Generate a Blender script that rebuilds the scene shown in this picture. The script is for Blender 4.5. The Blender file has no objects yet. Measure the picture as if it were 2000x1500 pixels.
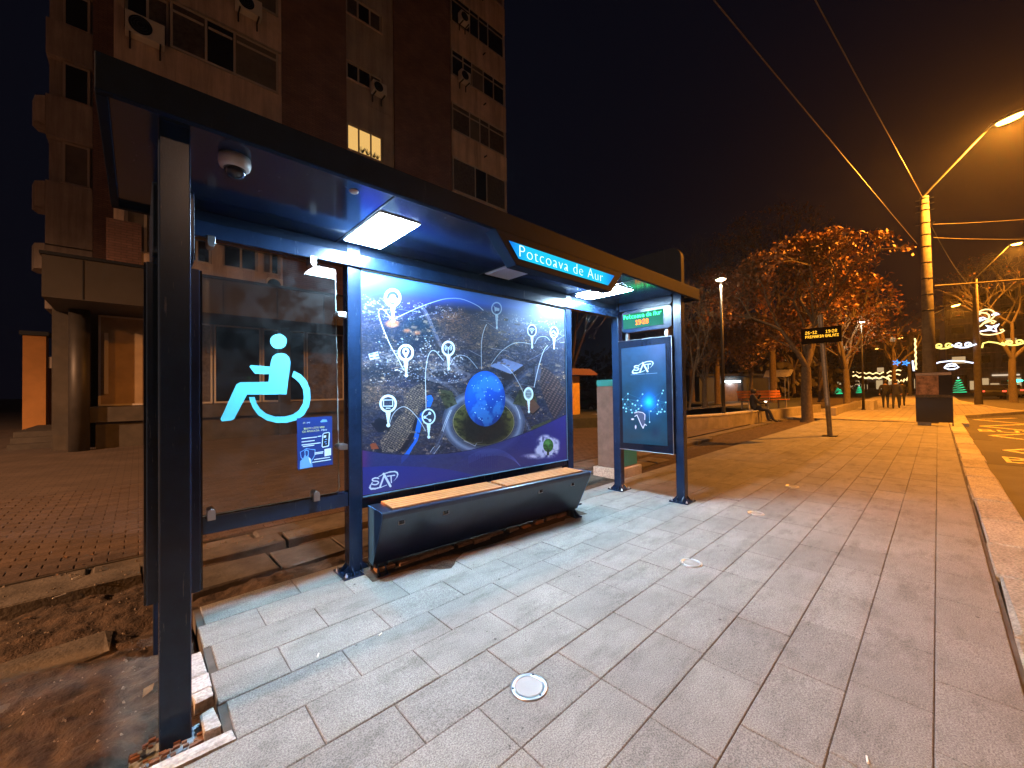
import bpy, math, random
import numpy as np
from mathutils import Vector, Matrix

random.seed(7)
RNG = np.random.default_rng(7)
S = bpy.context.scene
COL = S.collection
R = math.radians

# ---------------------------------------------------------------- camera
cam_d = bpy.data.cameras.new('camera')
cam = bpy.data.objects.new('camera', cam_d)
COL.objects.link(cam)
yaw, pit, rol = R(46.873), R(0.858), R(-0.801)
Fv = Vector((math.cos(yaw) * math.cos(pit), math.sin(yaw) * math.cos(pit), math.sin(pit)))
R0 = Vector((math.sin(yaw), -math.cos(yaw), 0))
U0 = R0.cross(Fv)
Rv = math.cos(rol) * R0 + math.sin(rol) * U0
Uv = -math.sin(rol) * R0 + math.cos(rol) * U0
cam.matrix_world = Matrix(((Rv.x, Uv.x, -Fv.x, 0), (Rv.y, Uv.y, -Fv.y, 0), (Rv.z, Uv.z, -Fv.z, 1.45), (0, 0, 0, 1)))
cam_d.sensor_width = 36
cam_d.lens = 778.627 / 2000 * 36
cam_d.clip_start = 0.05
cam_d.clip_end = 2000
S.camera = cam

# ---------------------------------------------------------------- night sky
W = bpy.data.worlds.new('World')
S.world = W
W.use_nodes = True
wn, wl = W.node_tree.nodes, W.node_tree.links
bg = wn['Background']
sky = wn.new('ShaderNodeTexSky')
sky.sky_type = 'NISHITA'
sky.sun_disc = False
sky.sun_elevation = R(-7)
sky.sun_rotation = R(200)
wl.new(sky.outputs[0], bg.inputs[0])
bg.inputs[1].default_value = 0.05
bg2 = wn.new('ShaderNodeBackground')
bg2.inputs[0].default_value = (0.30, 0.34, 0.75, 1)
bg2.inputs[1].default_value = 0.0065
add = wn.new('ShaderNodeAddShader')
wl.new(bg.outputs[0], add.inputs[0])
wl.new(bg2.outputs[0], add.inputs[1])
wl.new(add.outputs[0], wn['World Output'].inputs[0])

S.view_settings.view_transform = 'Standard'
S.view_settings.look = 'None'
S.view_settings.exposure = 0
S.view_settings.gamma = 1
S.view_settings.use_curve_mapping = False
S.render.engine = 'CYCLES'
S.cycles.use_denoising = True
S.cycles.max_bounces = 6
S.cycles.transparent_max_bounces = 12
S.cycles.sample_clamp_indirect = 4
S.cycles.caustics_reflective = False
S.cycles.caustics_refractive = False

SODIUM = (1.0, 0.31, 0.025)
STREET_POWER = 19000
PANEL_STRENGTH = 320

# ---------------------------------------------------------------- materials
def mat(name, col=(.5, .5, .5), rough=.6, metal=0, emit=None, estr=0, coat=0, noise=None, bump=None, spec=None, sample=True, scuff=0, streak=0):
    """noise=(scale, amount[, col2]); bump=(scale, strength)"""
    m = bpy.data.materials.new(name)
    m.use_nodes = True
    nt = m.node_tree
    b = nt.nodes['Principled BSDF']
    b.inputs['Base Color'].default_value = (*col, 1)
    b.inputs['Roughness'].default_value = rough
    b.inputs['Metallic'].default_value = metal
    if coat:
        b.inputs['Coat Weight'].default_value = coat
        b.inputs['Coat Roughness'].default_value = .12
    if spec is not None:
        b.inputs['Specular IOR Level'].default_value = spec
    if emit:
        b.inputs['Emission Color'].default_value = (*emit, 1)
        b.inputs['Emission Strength'].default_value = estr
        if not sample:
            m.cycles.emission_sampling = 'NONE'
    if noise or bump or scuff or streak:
        geo = nt.nodes.new('ShaderNodeNewGeometry')
    if noise:
        n = nt.nodes.new('ShaderNodeTexNoise')
        n.inputs['Scale'].default_value = noise[0]
        n.inputs['Detail'].default_value = 6
        n.inputs['Roughness'].default_value = .65
        nt.links.new(geo.outputs['Position'], n.inputs['Vector'])
        r = nt.nodes.new('ShaderNodeValToRGB')
        a = noise[1]
        c2 = noise[2] if len(noise) > 2 else tuple(c * (1 - a) for c in col)
        r.color_ramp.elements[0].position = .3
        r.color_ramp.elements[1].position = .7
        r.color_ramp.elements[0].color = (*c2, 1)
        r.color_ramp.elements[1].color = (*[min(1, c * (1 + a * .5)) for c in col], 1)
        nt.links.new(n.outputs[0], r.inputs[0])
        nt.links.new(r.outputs[0], b.inputs['Base Color'])
    if scuff or streak:
        # rubbed marks and run-off stains with a shape of their own
        mp = nt.nodes.new('ShaderNodeMapping')
        mp.inputs['Scale'].default_value = (38, 38, 3.5) if scuff else (2.6, 2.6, .16)
        nt.links.new(geo.outputs['Position'], mp.inputs['Vector'])
        n3 = nt.nodes.new('ShaderNodeTexNoise'); n3.inputs['Scale'].default_value = 1; n3.inputs['Detail'].default_value = 8; n3.inputs['Roughness'].default_value = .72
        nt.links.new(mp.outputs[0], n3.inputs['Vector'])
        rr = nt.nodes.new('ShaderNodeMapRange')
        rr.inputs[1].default_value = .62 if scuff else .42; rr.inputs[2].default_value = .78 if scuff else .68
        rr.inputs[3].default_value = 0; rr.inputs[4].default_value = 1 if scuff else streak
        nt.links.new(n3.outputs[0], rr.inputs[0])
        mx = nt.nodes.new('ShaderNodeMix'); mx.data_type = 'RGBA'
        nt.links.new(rr.outputs[0], mx.inputs[0])
        if noise: nt.links.new(r.outputs[0], mx.inputs[6])
        else: mx.inputs[6].default_value = (*col, 1)
        mx.inputs[7].default_value = (scuff, scuff, scuff * 1.1, 1) if scuff else (*[c * .35 for c in col], 1)
        nt.links.new(mx.outputs[2], b.inputs['Base Color'])
        if scuff:
            ra = nt.nodes.new('ShaderNodeMapRange'); ra.inputs[3].default_value = rough; ra.inputs[4].default_value = min(1, rough + .4)
            nt.links.new(rr.outputs[0], ra.inputs[0]); nt.links.new(ra.outputs[0], b.inputs['Roughness'])
    if bump:
        n2 = nt.nodes.new('ShaderNodeTexNoise')
        n2.inputs['Scale'].default_value = bump[0]
        n2.inputs['Detail'].default_value = 5
        nt.links.new(geo.outputs['Position'], n2.inputs['Vector'])
        bp = nt.nodes.new('ShaderNodeBump')
        bp.inputs['Strength'].default_value = bump[1]
        bp.inputs['Distance'].default_value = .01
        nt.links.new(n2.outputs[0], bp.inputs['Height'])
        nt.links.new(bp.outputs[0], b.inputs['Normal'])
    return m

def paver_mat(name, lo, hi, per=.35, fine=170, stain=True, rough=.78):
    """granite-like speckled stone; every slab a little different; worn stains"""
    m = bpy.data.materials.new(name)
    m.use_nodes = True
    nt = m.node_tree
    N, L = nt.nodes, nt.links
    b = N['Principled BSDF']
    geo = N.new('ShaderNodeNewGeometry')
    n = N.new('ShaderNodeTexNoise'); n.inputs['Scale'].default_value = fine; n.inputs['Detail'].default_value = 3
    L.new(geo.outputs['Position'], n.inputs['Vector'])
    r = N.new('ShaderNodeValToRGB')
    r.color_ramp.elements[0].position = .33; r.color_ramp.elements[0].color = (*lo, 1)
    r.color_ramp.elements[1].position = .68; r.color_ramp.elements[1].color = (*hi, 1)
    L.new(n.outputs[0], r.inputs[0])
    # large uneven dirt
    n2 = N.new('ShaderNodeTexNoise'); n2.inputs['Scale'].default_value = 1.7; n2.inputs['Detail'].default_value = 7; n2.inputs['Roughness'].default_value = .7
    L.new(geo.outputs['Position'], n2.inputs['Vector'])
    mr = N.new('ShaderNodeMapRange'); mr.inputs[1].default_value = .3; mr.inputs[2].default_value = .7; mr.inputs[3].default_value = .72; mr.inputs[4].default_value = 1.12
    L.new(n2.outputs[0], mr.inputs[0])
    oi = N.new('ShaderNodeObjectInfo')
    at = N.new('ShaderNodeAttribute'); at.attribute_name = 'tint'
    ad = N.new('ShaderNodeMath'); ad.operation = 'ADD'
    L.new(oi.outputs['Random'], ad.inputs[0]); L.new(at.outputs['Fac'], ad.inputs[1])
    fr = N.new('ShaderNodeMath'); fr.operation = 'FRACT'; L.new(ad.outputs[0], fr.inputs[0])
    mr2 = N.new('ShaderNodeMapRange'); mr2.inputs[3].default_value = 1 - per / 2; mr2.inputs[4].default_value = 1 + per / 2
    L.new(fr.outputs[0], mr2.inputs[0])
    mu = N.new('ShaderNodeMath'); mu.operation = 'MULTIPLY'
    L.new(mr.outputs[0], mu.inputs[0]); L.new(mr2.outputs[0], mu.inputs[1])
    last = mu
    if stain:
        v0 = N.new('ShaderNodeTexVoronoi'); v0.inputs['Scale'].default_value = 15
        L.new(geo.outputs['Position'], v0.inputs['Vector'])
        m0 = N.new('ShaderNodeMapRange'); m0.inputs[1].default_value = .05; m0.inputs[2].default_value = .10; m0.inputs[3].default_value = .45; m0.inputs[4].default_value = 1
        L.new(v0.outputs['Distance'], m0.inputs[0])
        n0 = N.new('ShaderNodeTexNoise'); n0.inputs['Scale'].default_value = 3.1
        L.new(geo.outputs['Position'], n0.inputs['Vector'])
        g0 = N.new('ShaderNodeMath'); g0.operation = 'GREATER_THAN'; g0.inputs[1].default_value = .56; L.new(n0.outputs[0], g0.inputs[0])
        x0 = N.new('ShaderNodeMix'); x0.data_type = 'FLOAT'; x0.inputs[2].default_value = 1
        L.new(g0.outputs[0], x0.inputs[0]); L.new(m0.outputs[0], x0.inputs[3])
        u0 = N.new('ShaderNodeMath'); u0.operation = 'MULTIPLY'; L.new(last.outputs[0], u0.inputs[0]); L.new(x0.outputs[0], u0.inputs[1])
        # scrubby grime in streaks
        mp = N.new('ShaderNodeMapping'); mp.inputs['Scale'].default_value = (1.1, 3.2, 1); mp.inputs['Rotation'].default_value = (0, 0, .6)
        L.new(geo.outputs['Position'], mp.inputs['Vector'])
        n9 = N.new('ShaderNodeTexNoise'); n9.inputs['Scale'].default_value = 2.2; n9.inputs['Detail'].default_value = 9; n9.inputs['Roughness'].default_value = .75
        L.new(mp.outputs[0], n9.inputs['Vector'])
        m9 = N.new('ShaderNodeMapRange'); m9.inputs[1].default_value = .50; m9.inputs[2].default_value = .68; m9.inputs[3].default_value = 1; m9.inputs[4].default_value = .66
        L.new(n9.outputs[0], m9.inputs[0])
        u9 = N.new('ShaderNodeMath'); u9.operation = 'MULTIPLY'; L.new(u0.outputs[0], u9.inputs[0]); L.new(m9.outputs[0], u9.inputs[1])
        last = u9
        v = N.new('ShaderNodeTexVoronoi'); v.inputs['Scale'].default_value = 5.5
        L.new(geo.outputs['Position'], v.inputs['Vector'])
        m3 = N.new('ShaderNodeMapRange'); m3.inputs[1].default_value = .035; m3.inputs[2].default_value = .06; m3.inputs[3].default_value = .35; m3.inputs[4].default_value = 1
        L.new(v.outputs['Distance'], m3.inputs[0])
        n4 = N.new('ShaderNodeTexNoise'); n4.inputs['Scale'].default_value = 2.3
        L.new(geo.outputs['Position'], n4.inputs['Vector'])
        gt = N.new('ShaderNodeMath'); gt.operation = 'GREATER_THAN'; gt.inputs[1].default_value = .52; L.new(n4.outputs[0], gt.inputs[0])
        mx = N.new('ShaderNodeMix'); mx.data_type = 'FLOAT'; mx.inputs[2].default_value = 1
        L.new(gt.outputs[0], mx.inputs[0]); L.new(m3.outputs[0], mx.inputs[3])
        m5 = N.new('ShaderNodeMath'); m5.operation = 'MULTIPLY'
        L.new(last.outputs[0], m5.inputs[0]); L.new(mx.outputs[0], m5.inputs[1])
        last = m5
    vm = N.new('ShaderNodeVectorMath'); vm.operation = 'SCALE'
    L.new(r.outputs[0], vm.inputs[0]); L.new(last.outputs[0], vm.inputs['Scale'])
    L.new(vm.outputs[0], b.inputs['Base Color'])
    b.inputs['Roughness'].default_value = rough
    b.inputs['Specular IOR Level'].default_value = .35
    n3 = N.new('ShaderNodeTexNoise'); n3.inputs['Scale'].default_value = 120; n3.inputs['Detail'].default_value = 4
    L.new(geo.outputs['Position'], n3.inputs['Vector'])
    bp = N.new('ShaderNodeBump'); bp.inputs['Strength'].default_value = .35; bp.inputs['Distance'].default_value = .004
    L.new(n3.outputs[0], bp.inputs['Height']); L.new(bp.outputs[0], b.inputs['Normal'])
    return m

def brick_mat(name, c1, c2, mortar, bw, bh, plane='XZ', ms=.008, bump=.4):
    m = bpy.data.materials.new(name)
    m.use_nodes = True
    nt = m.node_tree
    N, L = nt.nodes, nt.links
    b = N['Principled BSDF']
    geo = N.new('ShaderNodeNewGeometry')
    sp = N.new('ShaderNodeSeparateXYZ'); cb = N.new('ShaderNodeCombineXYZ')
    L.new(geo.outputs['Position'], sp.inputs[0])
    L.new(sp.outputs['X'], cb.inputs['X']); L.new(sp.outputs['Z' if plane == 'XZ' else 'Y'], cb.inputs['Y'])
    t = N.new('ShaderNodeTexBrick')
    t.inputs['Scale'].default_value = 1
    t.inputs['Color1'].default_value = (*c1, 1); t.inputs['Color2'].default_value = (*c2, 1); t.inputs['Mortar'].default_value = (*mortar, 1)
    t.inputs['Brick Width'].default_value = bw; t.inputs['Row Height'].default_value = bh; t.inputs['Mortar Size'].default_value = ms
    L.new(cb.outputs[0], t.inputs['Vector'])
    n = N.new('ShaderNodeTexNoise'); n.inputs['Scale'].default_value = 1.3; n.inputs['Detail'].default_value = 6
    L.new(geo.outputs['Position'], n.inputs['Vector'])
    mr = N.new('ShaderNodeMapRange'); mr.inputs[1].default_value = .3; mr.inputs[2].default_value = .7; mr.inputs[3].default_value = .7; mr.inputs[4].default_value = 1.15
    L.new(n.outputs[0], mr.inputs[0])
    vm = N.new('ShaderNodeVectorMath'); vm.operation = 'SCALE'
    L.new(t.outputs['Color'], vm.inputs[0]); L.new(mr.outputs[0], vm.inputs['Scale'])
    L.new(vm.outputs[0], b.inputs['Base Color'])
    b.inputs['Roughness'].default_value = .85
    iv = N.new('ShaderNodeMath'); iv.operation = 'SUBTRACT'; iv.inputs[0].default_value = 1; L.new(t.outputs['Fac'], iv.inputs[1])
    bp = N.new('ShaderNodeBump'); bp.inputs['Strength'].default_value = bump; bp.inputs['Distance'].default_value = .01
    L.new(iv.outputs[0], bp.inputs['Height']); L.new(bp.outputs[0], b.inputs['Normal'])
    return m

def emat(name, col, s, sample=False):
    m = bpy.data.materials.new(name)
    m.use_nodes = True
    nt = m.node_tree
    nt.nodes.remove(nt.nodes['Principled BSDF'])
    e = nt.nodes.new('ShaderNodeEmission')
    e.inputs[0].default_value = (*col, 1); e.inputs[1].default_value = s
    nt.links.new(e.outputs[0], nt.nodes['Material Output'].inputs[0])
    if not sample:
        m.cycles.emission_sampling = 'NONE'
    return m

def backlit_mat(name, edge, mid, x0, x1, s):
    m = emat(name, mid, s, True); nt = m.node_tree
    geo = nt.nodes.new('ShaderNodeNewGeometry'); sp = nt.nodes.new('ShaderNodeSeparateXYZ'); nt.links.new(geo.outputs['Position'], sp.inputs[0])
    mr = nt.nodes.new('ShaderNodeMapRange'); mr.inputs[1].default_value = x0; mr.inputs[2].default_value = x1
    nt.links.new(sp.outputs['X'], mr.inputs[0])
    r = nt.nodes.new('ShaderNodeValToRGB'); e = r.color_ramp.elements
    e[0].position = 0; e[0].color = (*edge, 1); e[1].position = 1; e[1].color = (*edge, 1)
    for q in (.14, .86):
        k = e.new(q); k.color = (*mid, 1)
    nt.links.new(mr.outputs[0], r.inputs[0])
    nt.links.new(r.outputs[0], next(n for n in nt.nodes if n.type == 'EMISSION').inputs[0])
    return m

def glass_mat(name, tint=(.93, .96, .97), dirt=.03):
    m = bpy.data.materials.new(name)
    m.use_nodes = True
    nt = m.node_tree
    N, L = nt.nodes, nt.links
    N.remove(N['Principled BSDF'])
    tr = N.new('ShaderNodeBsdfTransparent'); tr.inputs[0].default_value = (*tint, 1)
    gl = N.new('ShaderNodeBsdfGlossy'); gl.inputs['Roughness'].default_value = .015
    fr = N.new('ShaderNodeFresnel'); fr.inputs[0].default_value = 1.5
    mx = N.new('ShaderNodeMixShader')
    L.new(fr.outputs[0], mx.inputs[0]); L.new(tr.outputs[0], mx.inputs[1]); L.new(gl.outputs[0], mx.inputs[2])
    df = N.new('ShaderNodeBsdfDiffuse'); df.inputs[0].default_value = (.5, .55, .6, 1)
    geo = N.new('ShaderNodeNewGeometry')
    n = N.new('ShaderNodeTexNoise'); n.inputs['Scale'].default_value = 7; n.inputs['Detail'].default_value = 8; n.inputs['Roughness'].default_value = .7
    L.new(geo.outputs['Position'], n.inputs['Vector'])
    mr = N.new('ShaderNodeMapRange'); mr.inputs[1].default_value = .45; mr.inputs[2].default_value = .8; mr.inputs[3].default_value = .004; mr.inputs[4].default_value = dirt
    L.new(n.outputs[0], mr.inputs[0])
    mx2 = N.new('ShaderNodeMixShader')
    L.new(mr.outputs[0], mx2.inputs[0]); L.new(mx.outputs[0], mx2.inputs[1]); L.new(df.outputs[0], mx2.inputs[2])
    L.new(mx2.outputs[0], N['Material Output'].inputs[0])
    return m

M = {}
M['navy'] = mat('navy_paint', (.008, .020, .054), .26, coat=.15, spec=.35, noise=(6, .32), bump=(160, .05), scuff=.10)
M['fascia'] = mat('fascia_paint', (.0045, .010, .024), .6, spec=.06, noise=(6, .3), bump=(120, .05), scuff=.05)
M['soffit'] = mat('soffit_paint', (.005, .014, .045), .14, spec=.5, noise=(6, .3), bump=(50, .012), scuff=.06)
M['bench_navy'] = mat('bench_navy', (.010, .015, .034), .32, coat=.5, noise=(7, .3), bump=(120, .05), scuff=.08)
M['sign_dim'] = emat('sign_dim', (1.0, .8, .55), .9)
M['black_frame'] = mat('black_glass_frame', (.006, .009, .02), .12)
M['dark_steel'] = mat('dark_steel', (.02, .025, .035), .45, metal=.4)
M['steel'] = mat('brushed_steel', (.5, .52, .55), .35, metal=1)
M['galv'] = mat('galvanised_steel', (.33, .33, .32), .5, metal=.6, noise=(14, .3))
M['wood'] = mat('bench_wood', (.43, .15, .04), .5, noise=(30, .3))
M['bed'] = mat('joint_sand', (.085, .078, .07), .95, noise=(3, .6))
M['slab'] = paver_mat('granite_slab', (.130, .133, .128), (.335, .340, .325), per=.18)
M['slab_pale'] = paver_mat('pale_stone', (.32, .31, .29), (.56, .55, .52), fine=60)
M['kerbstone'] = paver_mat('kerb_granite', (.25, .24, .21), (.52, .49, .42), per=.4, fine=60)
M['brick'] = paver_mat('paving_brick', (.066, .049, .041), (.125, .095, .08), per=.35, fine=60, stain=False)
M['brick_far'] = brick_mat('paving_brick_far', (.08, .06, .05), (.10, .075, .064), (.035, .028, .025), .2, .1, 'XY', .006)
M['slab_far'] = brick_mat('paving_far', (.30, .285, .275), (.36, .345, .335), (.1, .09, .085), .55, .286, 'XY', .006)
M['old_concrete'] = mat('old_concrete', (.115, .104, .09), .9, noise=(4, .55), bump=(40, .6))
M['soil'] = mat('trodden_soil', (.062, .042, .028), .95, noise=(11, .75), bump=(55, 1.0))
M['asphalt'] = mat('asphalt', (.055, .052, .05), .8, noise=(2.2, .35), bump=(150, .35))
M['ground'] = mat('dark_ground', (.03, .028, .025), .95)
M['mark'] = mat('road_paint', (.62, .50, .18), .6, noise=(9, .7))
M['dark_column'] = mat('dark_column', (.035, .032, .03), .5, noise=(3, .4))
M['dark_stone'] = mat('dark_stone', (.06, .054, .048), .7, noise=(3, .4))
M['concrete'] = mat('concrete', (.26, .24, .215), .85, noise=(3, .3), bump=(50, .3))
M['plaster'] = mat('building_plaster', (.68, .55, .48), .9, noise=(.9, .28), bump=(25, .3), streak=.8)
M['plaster2'] = mat('grey_plaster', (.46, .41, .38), .9, noise=(.8, .3), bump=(25, .3), streak=.8)
M['orange_wall'] = mat('ochre_render', (.46, .22, .065), .9, noise=(1.5, .2))
M['facade_brick'] = brick_mat('facade_brick', (.20, .11, .10), (.25, .14, .12), (.11, .08, .075), .25, .075)
M['pvc'] = mat('window_frame_white', (.46, .42, .38), .5)
M['pane'] = mat('dark_window_pane', (.012, .012, .016), .06)
M['pane_curtain'] = mat('curtained_pane', (.10, .085, .075), .35, noise=(9, .6))
M['pane_paper'] = mat('papered_shop_pane', (.33, .24, .14), .5, noise=(1.6, .3))
M['lit_window'] = emat('lit_window', (1.0, .58, .17), .85)
M['canopy'] = mat('canopy_metal', (.05, .046, .043), .6, noise=(1.2, .25))
M['white_plastic'] = mat('white_plastic', (.62, .62, .6), .45)
M['dome_glass'] = mat('smoked_dome', (.02, .022, .03), .05)
M['cyan'] = mat('cyan_film', (.10, .55, .82), .5)
M['panel_on'] = emat('panel_light', (.54, .80, 1.0), PANEL_STRENGTH, True)
M['panel_off'] = mat('opal_diffuser', (.74, .86, .88), .35)
M['stop_face'] = backlit_mat('stop_name_face', (.01, .20, .85), (.015, .62, .95), 2.0, 3.39, 1.05)
M['stop_text'] = emat('stop_name_text', (.7, .97, 1.0), 1.7)
M['led_green'] = emat('led_green', (.04, 1.0, .27), 7)
M['led_red'] = emat('led_red', (1.0, .15, .01), 7)
M['led_amber'] = emat('led_amber', (1.0, .47, .03), 2.4)
M['led_back'] = mat('led_window', (.008, .02, .018), .75, spec=.05, emit=(.0, .40, .19), estr=.45)
M['led_back2'] = mat('led_board_black', (.006, .005, .005), .85, spec=.05)
M['glass'] = glass_mat('shelter_glass')
M['sodium'] = emat('sodium_lens', (1.0, .50, .09), 26)
M['sodium_far'] = emat('sodium_lens_far', (1.0, .50, .08), 9)
M['warm_lens'] = emat('warm_lens', (1.0, .78, .5), 18)
M['cold_tube'] = emat('cold_tube', (.75, .92, 1.0), 9)
M['pole_concrete'] = mat('pole_concrete', (.17, .155, .13), .85, noise=(6, .4), bump=(60, .3))
M['black_pole'] = mat('black_pole', (.015, .015, .016), .4)
M['bark'] = mat('bark', (.10, .075, .055), .95, noise=(12, .5), bump=(30, .8))
M['bark_pale'] = mat('pale_bark', (.15, .125, .10), .9, noise=(12, .4), bump=(30, .5))
M['leaf'] = mat('autumn_leaf', (.18, .064, .02), .6, noise=(3.5, .85))
M['leaf2'] = mat('yellow_leaf', (.24, .125, .04), .6, noise=(3.5, .7))
M['leaf_dark'] = mat('dark_leaf', (.05, .04, .022), .7, noise=(1, .5))
M['grass'] = mat('dull_grass', (.05, .055, .025), .9, noise=(3, .5))
M['cloth'] = mat('dark_cloth', (.012, .013, .018), .8)
M['cloth2'] = mat('blue_black_cloth', (.018, .02, .035), .8)
M['jeans'] = mat('dark_jeans', (.02, .024, .04), .85)
M['skin'] = mat('skin', (.45, .27, .19), .55)
M['hair'] = mat('dark_hair', (.015, .011, .009), .6)
M['yellow'] = mat('yellow_kiosk', (.70, .42, .05), .5, noise=(5, .2))
M['rust_roof'] = mat('rust_roof', (.17, .07, .04), .6)
M['teal'] = mat('teal_paint', (.03, .30, .33), .45)
M['cab_metal'] = mat('cabinet_metal', (.24, .20, .19), .4, metal=.35, noise=(5, .3))
M['car'] = mat('car_paint', (.012, .013, .016), .25, coat=.5)
M['car2'] = mat('car_paint_grey', (.10, .10, .11), .25, coat=.5)
M['tyre'] = mat('tyre', (.012, .012, .012), .9)
M['tail'] = emat('tail_light', (1.0, .07, .03), 3)
M['head'] = emat('head_light', (1.0, .9, .75), 10)
M['neon_warm'] = emat('neon_warm', (1.0, .68, .26), 2.6)
M['neon_white'] = emat('neon_white', (.75, .82, 1.0), 2.6)
M['neon_blue'] = emat('neon_blue', (.06, .35, 1.0), 2.0)
M['neon_green'] = emat('neon_green', (.02, .9, .35), 1.6)
M['neon_yellow'] = emat('neon_yellow', (1.0, .78, .16), 2.2)
M['shop_glow'] = emat('shop_glow', (1.0, .68, .34), .55)
M['butt'] = mat('cigarette_paper', (.7, .68, .62), .8)
M['debris'] = mat('wet_debris', (.10, .15, .20), .3, noise=(40, .7, (.30, .34, .36)))
M['rubber'] = mat('cable_black', (.02, .02, .02), .6)
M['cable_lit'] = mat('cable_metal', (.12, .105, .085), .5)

# ---------------------------------------------------------------- mesh helpers
class MB:
    def __init__(s):
        s.v = []; s.f = []; s.m = []; s.mi = 0
    def face(s, idx):
        s.f.append(idx); s.m.append(s.mi)
    def box(s, x0, x1, y0, y1, z0, z1):
        b = len(s.v)
        s.v += [(x0, y0, z0), (x1, y0, z0), (x1, y1, z0), (x0, y1, z0), (x0, y0, z1), (x1, y0, z1), (x1, y1, z1), (x0, y1, z1)]
        for q in ((3, 2, 1, 0), (4, 5, 6, 7), (0, 1, 5, 4), (1, 2, 6, 5), (2, 3, 7, 6), (3, 0, 4, 7)):
            s.face([b + i for i in q])
        return s
    def chbox(s, x0, x1, y0, y1, z0, z1, c=.004):
        """box whose top edge is chamfered"""
        b = len(s.v)
        s.v += [(x0, y0, z0), (x1, y0, z0), (x1, y1, z0), (x0, y1, z0)]
        s.v += [(x0, y0, z1 - c), (x1, y0, z1 - c), (x1, y1, z1 - c), (x0, y1, z1 - c)]
        s.v += [(x0 + c, y0 + c, z1), (x1 - c, y0 + c, z1), (x1 - c, y1 - c, z1), (x0 + c, y1 - c, z1)]
        for k in (0, 4):
            for i in range(4):
                j = (i + 1) % 4
                s.face([b + k + i, b + k + j, b + k + 4 + j, b + k + 4 + i])
        s.face([b + 8, b + 9, b + 10, b + 11])
        return s
    def prism(s, poly, axis, a0, a1):
        """poly of 2D points extruded along axis ('x': pts are (y,z); 'y': (x,z); 'z': (x,y))"""
        b = len(s.v); n = len(poly)
        def P(p, a):
            return {'x': (a, p[0], p[1]), 'y': (p[0], a, p[1]), 'z': (p[0], p[1], a)}[axis]
        s.v += [P(p, a0) for p in poly] + [P(p, a1) for p in poly]
        s.face(list(range(b, b + n))); s.face(list(range(b + 2 * n - 1, b + n - 1, -1)))
        for i in range(n):
            j = (i + 1) % n
            s.face([b + i, b + n + i, b + n + j, b + j])
        return s
    def tube(s, pts, rad, n=8, cap=True):
        pts = [Vector(p) for p in pts]
        if not hasattr(rad, '__len__'):
            rad = [rad] * len(pts)
        b = len(s.v)
        up = Vector((0, 0, 1)) if abs((pts[-1] - pts[0]).normalized().z) < .9 else Vector((1, 0, 0))
        for i, p in enumerate(pts):
            d = (pts[min(i + 1, len(pts) - 1)] - pts[max(i - 1, 0)]).normalized()
            a = d.cross(up)
            a = a.normalized() if a.length > 1e-6 else Vector((1, 0, 0))
            c = d.cross(a)
            for k in range(n):
                t = 2 * math.pi * k / n
                s.v.append(tuple(p + rad[i] * (math.cos(t) * a + math.sin(t) * c)))
        for i in range(len(pts) - 1):
            for k in range(n):
                k2 = (k + 1) % n
                s.face([b + i * n + k, b + i * n + k2, b + (i + 1) * n + k2, b + (i + 1) * n + k])
        if cap:
            s.face([b + k for k in range(n)][::-1])
            s.face([b + (len(pts) - 1) * n + k for k in range(n)])
        return s
    def lathe(s, prof, cx, cy, cz=0, n=24):
        """prof of (radius, z)"""
        b = len(s.v)
        for r, z in prof:
            for k in range(n):
                t = 2 * math.pi * k / n
                s.v.append((cx + r * math.cos(t), cy + r * math.sin(t), cz + z))
        for i in range(len(prof) - 1):
            for k in range(n):
                k2 = (k + 1) % n
                s.face([b + i * n + k, b + i * n + k2, b + (i + 1) * n + k2, b + (i + 1) * n + k])
        if prof[0][0] > 1e-5: s.face([b + k for k in range(n)][::-1])
        if prof[-1][0] > 1e-5: s.face([b + (len(prof) - 1) * n + k for k in range(n)])
        return s
    def parts(s, name, mats, parent, boxes, **kw):
        for q in boxes: MB().box(*q).build(name, mats, parent, **kw)
    def quad(s, a, b_, c, d):
        b = len(s.v); s.v += [a, b_, c, d]; s.face([b, b + 1, b + 2, b + 3]); return s
    def xf(s, fn):
        s.v = [tuple(fn(Vector(p))) for p in s.v]; return s
    def mesh(s, name, mats):
        me = bpy.data.meshes.new(name)
        me.from_pydata(s.v, [], s.f)
        for m in (mats if isinstance(mats, (list, tuple)) else [mats]):
            me.materials.append(M[m] if isinstance(m, str) else m)
        if any(s.m):
            me.polygons.foreach_set('material_index', s.m)
        me.update()
        return me
    def build(s, name, mats, parent=None, smooth=False, bevel=0):
        o = bpy.data.objects.new(name, s.mesh(name, mats))
        COL.objects.link(o)
        if parent is not None:
            o.parent = parent
            o.matrix_parent_inverse = Matrix.Translation(-parent_world(parent))
        if smooth:
            o.data.polygons.foreach_set('use_smooth', [True] * len(o.data.polygons))
        if bevel:
            md = o.modifiers.new('bevel', 'BEVEL'); md.width = bevel; md.segments = 2; md.limit_method = 'ANGLE'
        return o

def parent_world(p):
    v = Vector((0, 0, 0))
    while p is not None:
        v += p.location + (p.matrix_parent_inverse.translation if p.parent else Vector((0, 0, 0)))
        p = p.parent
    return v

def tag(o, label=None, cat=None, group=None, kind=None):
    if label: o['label'] = label
    if cat: o['category'] = cat
    if group: o['group'] = group
    if kind: o['kind'] = kind
    return o

def empty(name, loc, label=None, cat=None, group=None, kind=None):
    o = bpy.data.objects.new(name, None)
    COL.objects.link(o)
    o.location = loc
    o.empty_display_size = .2
    return tag(o, label, cat, group, kind)

def copy_tree(o, parent=None):
    c = o.copy(); COL.objects.link(c); c.parent = parent
    for ch in list(o.children):
        copy_tree(ch, c)
    return c

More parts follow.
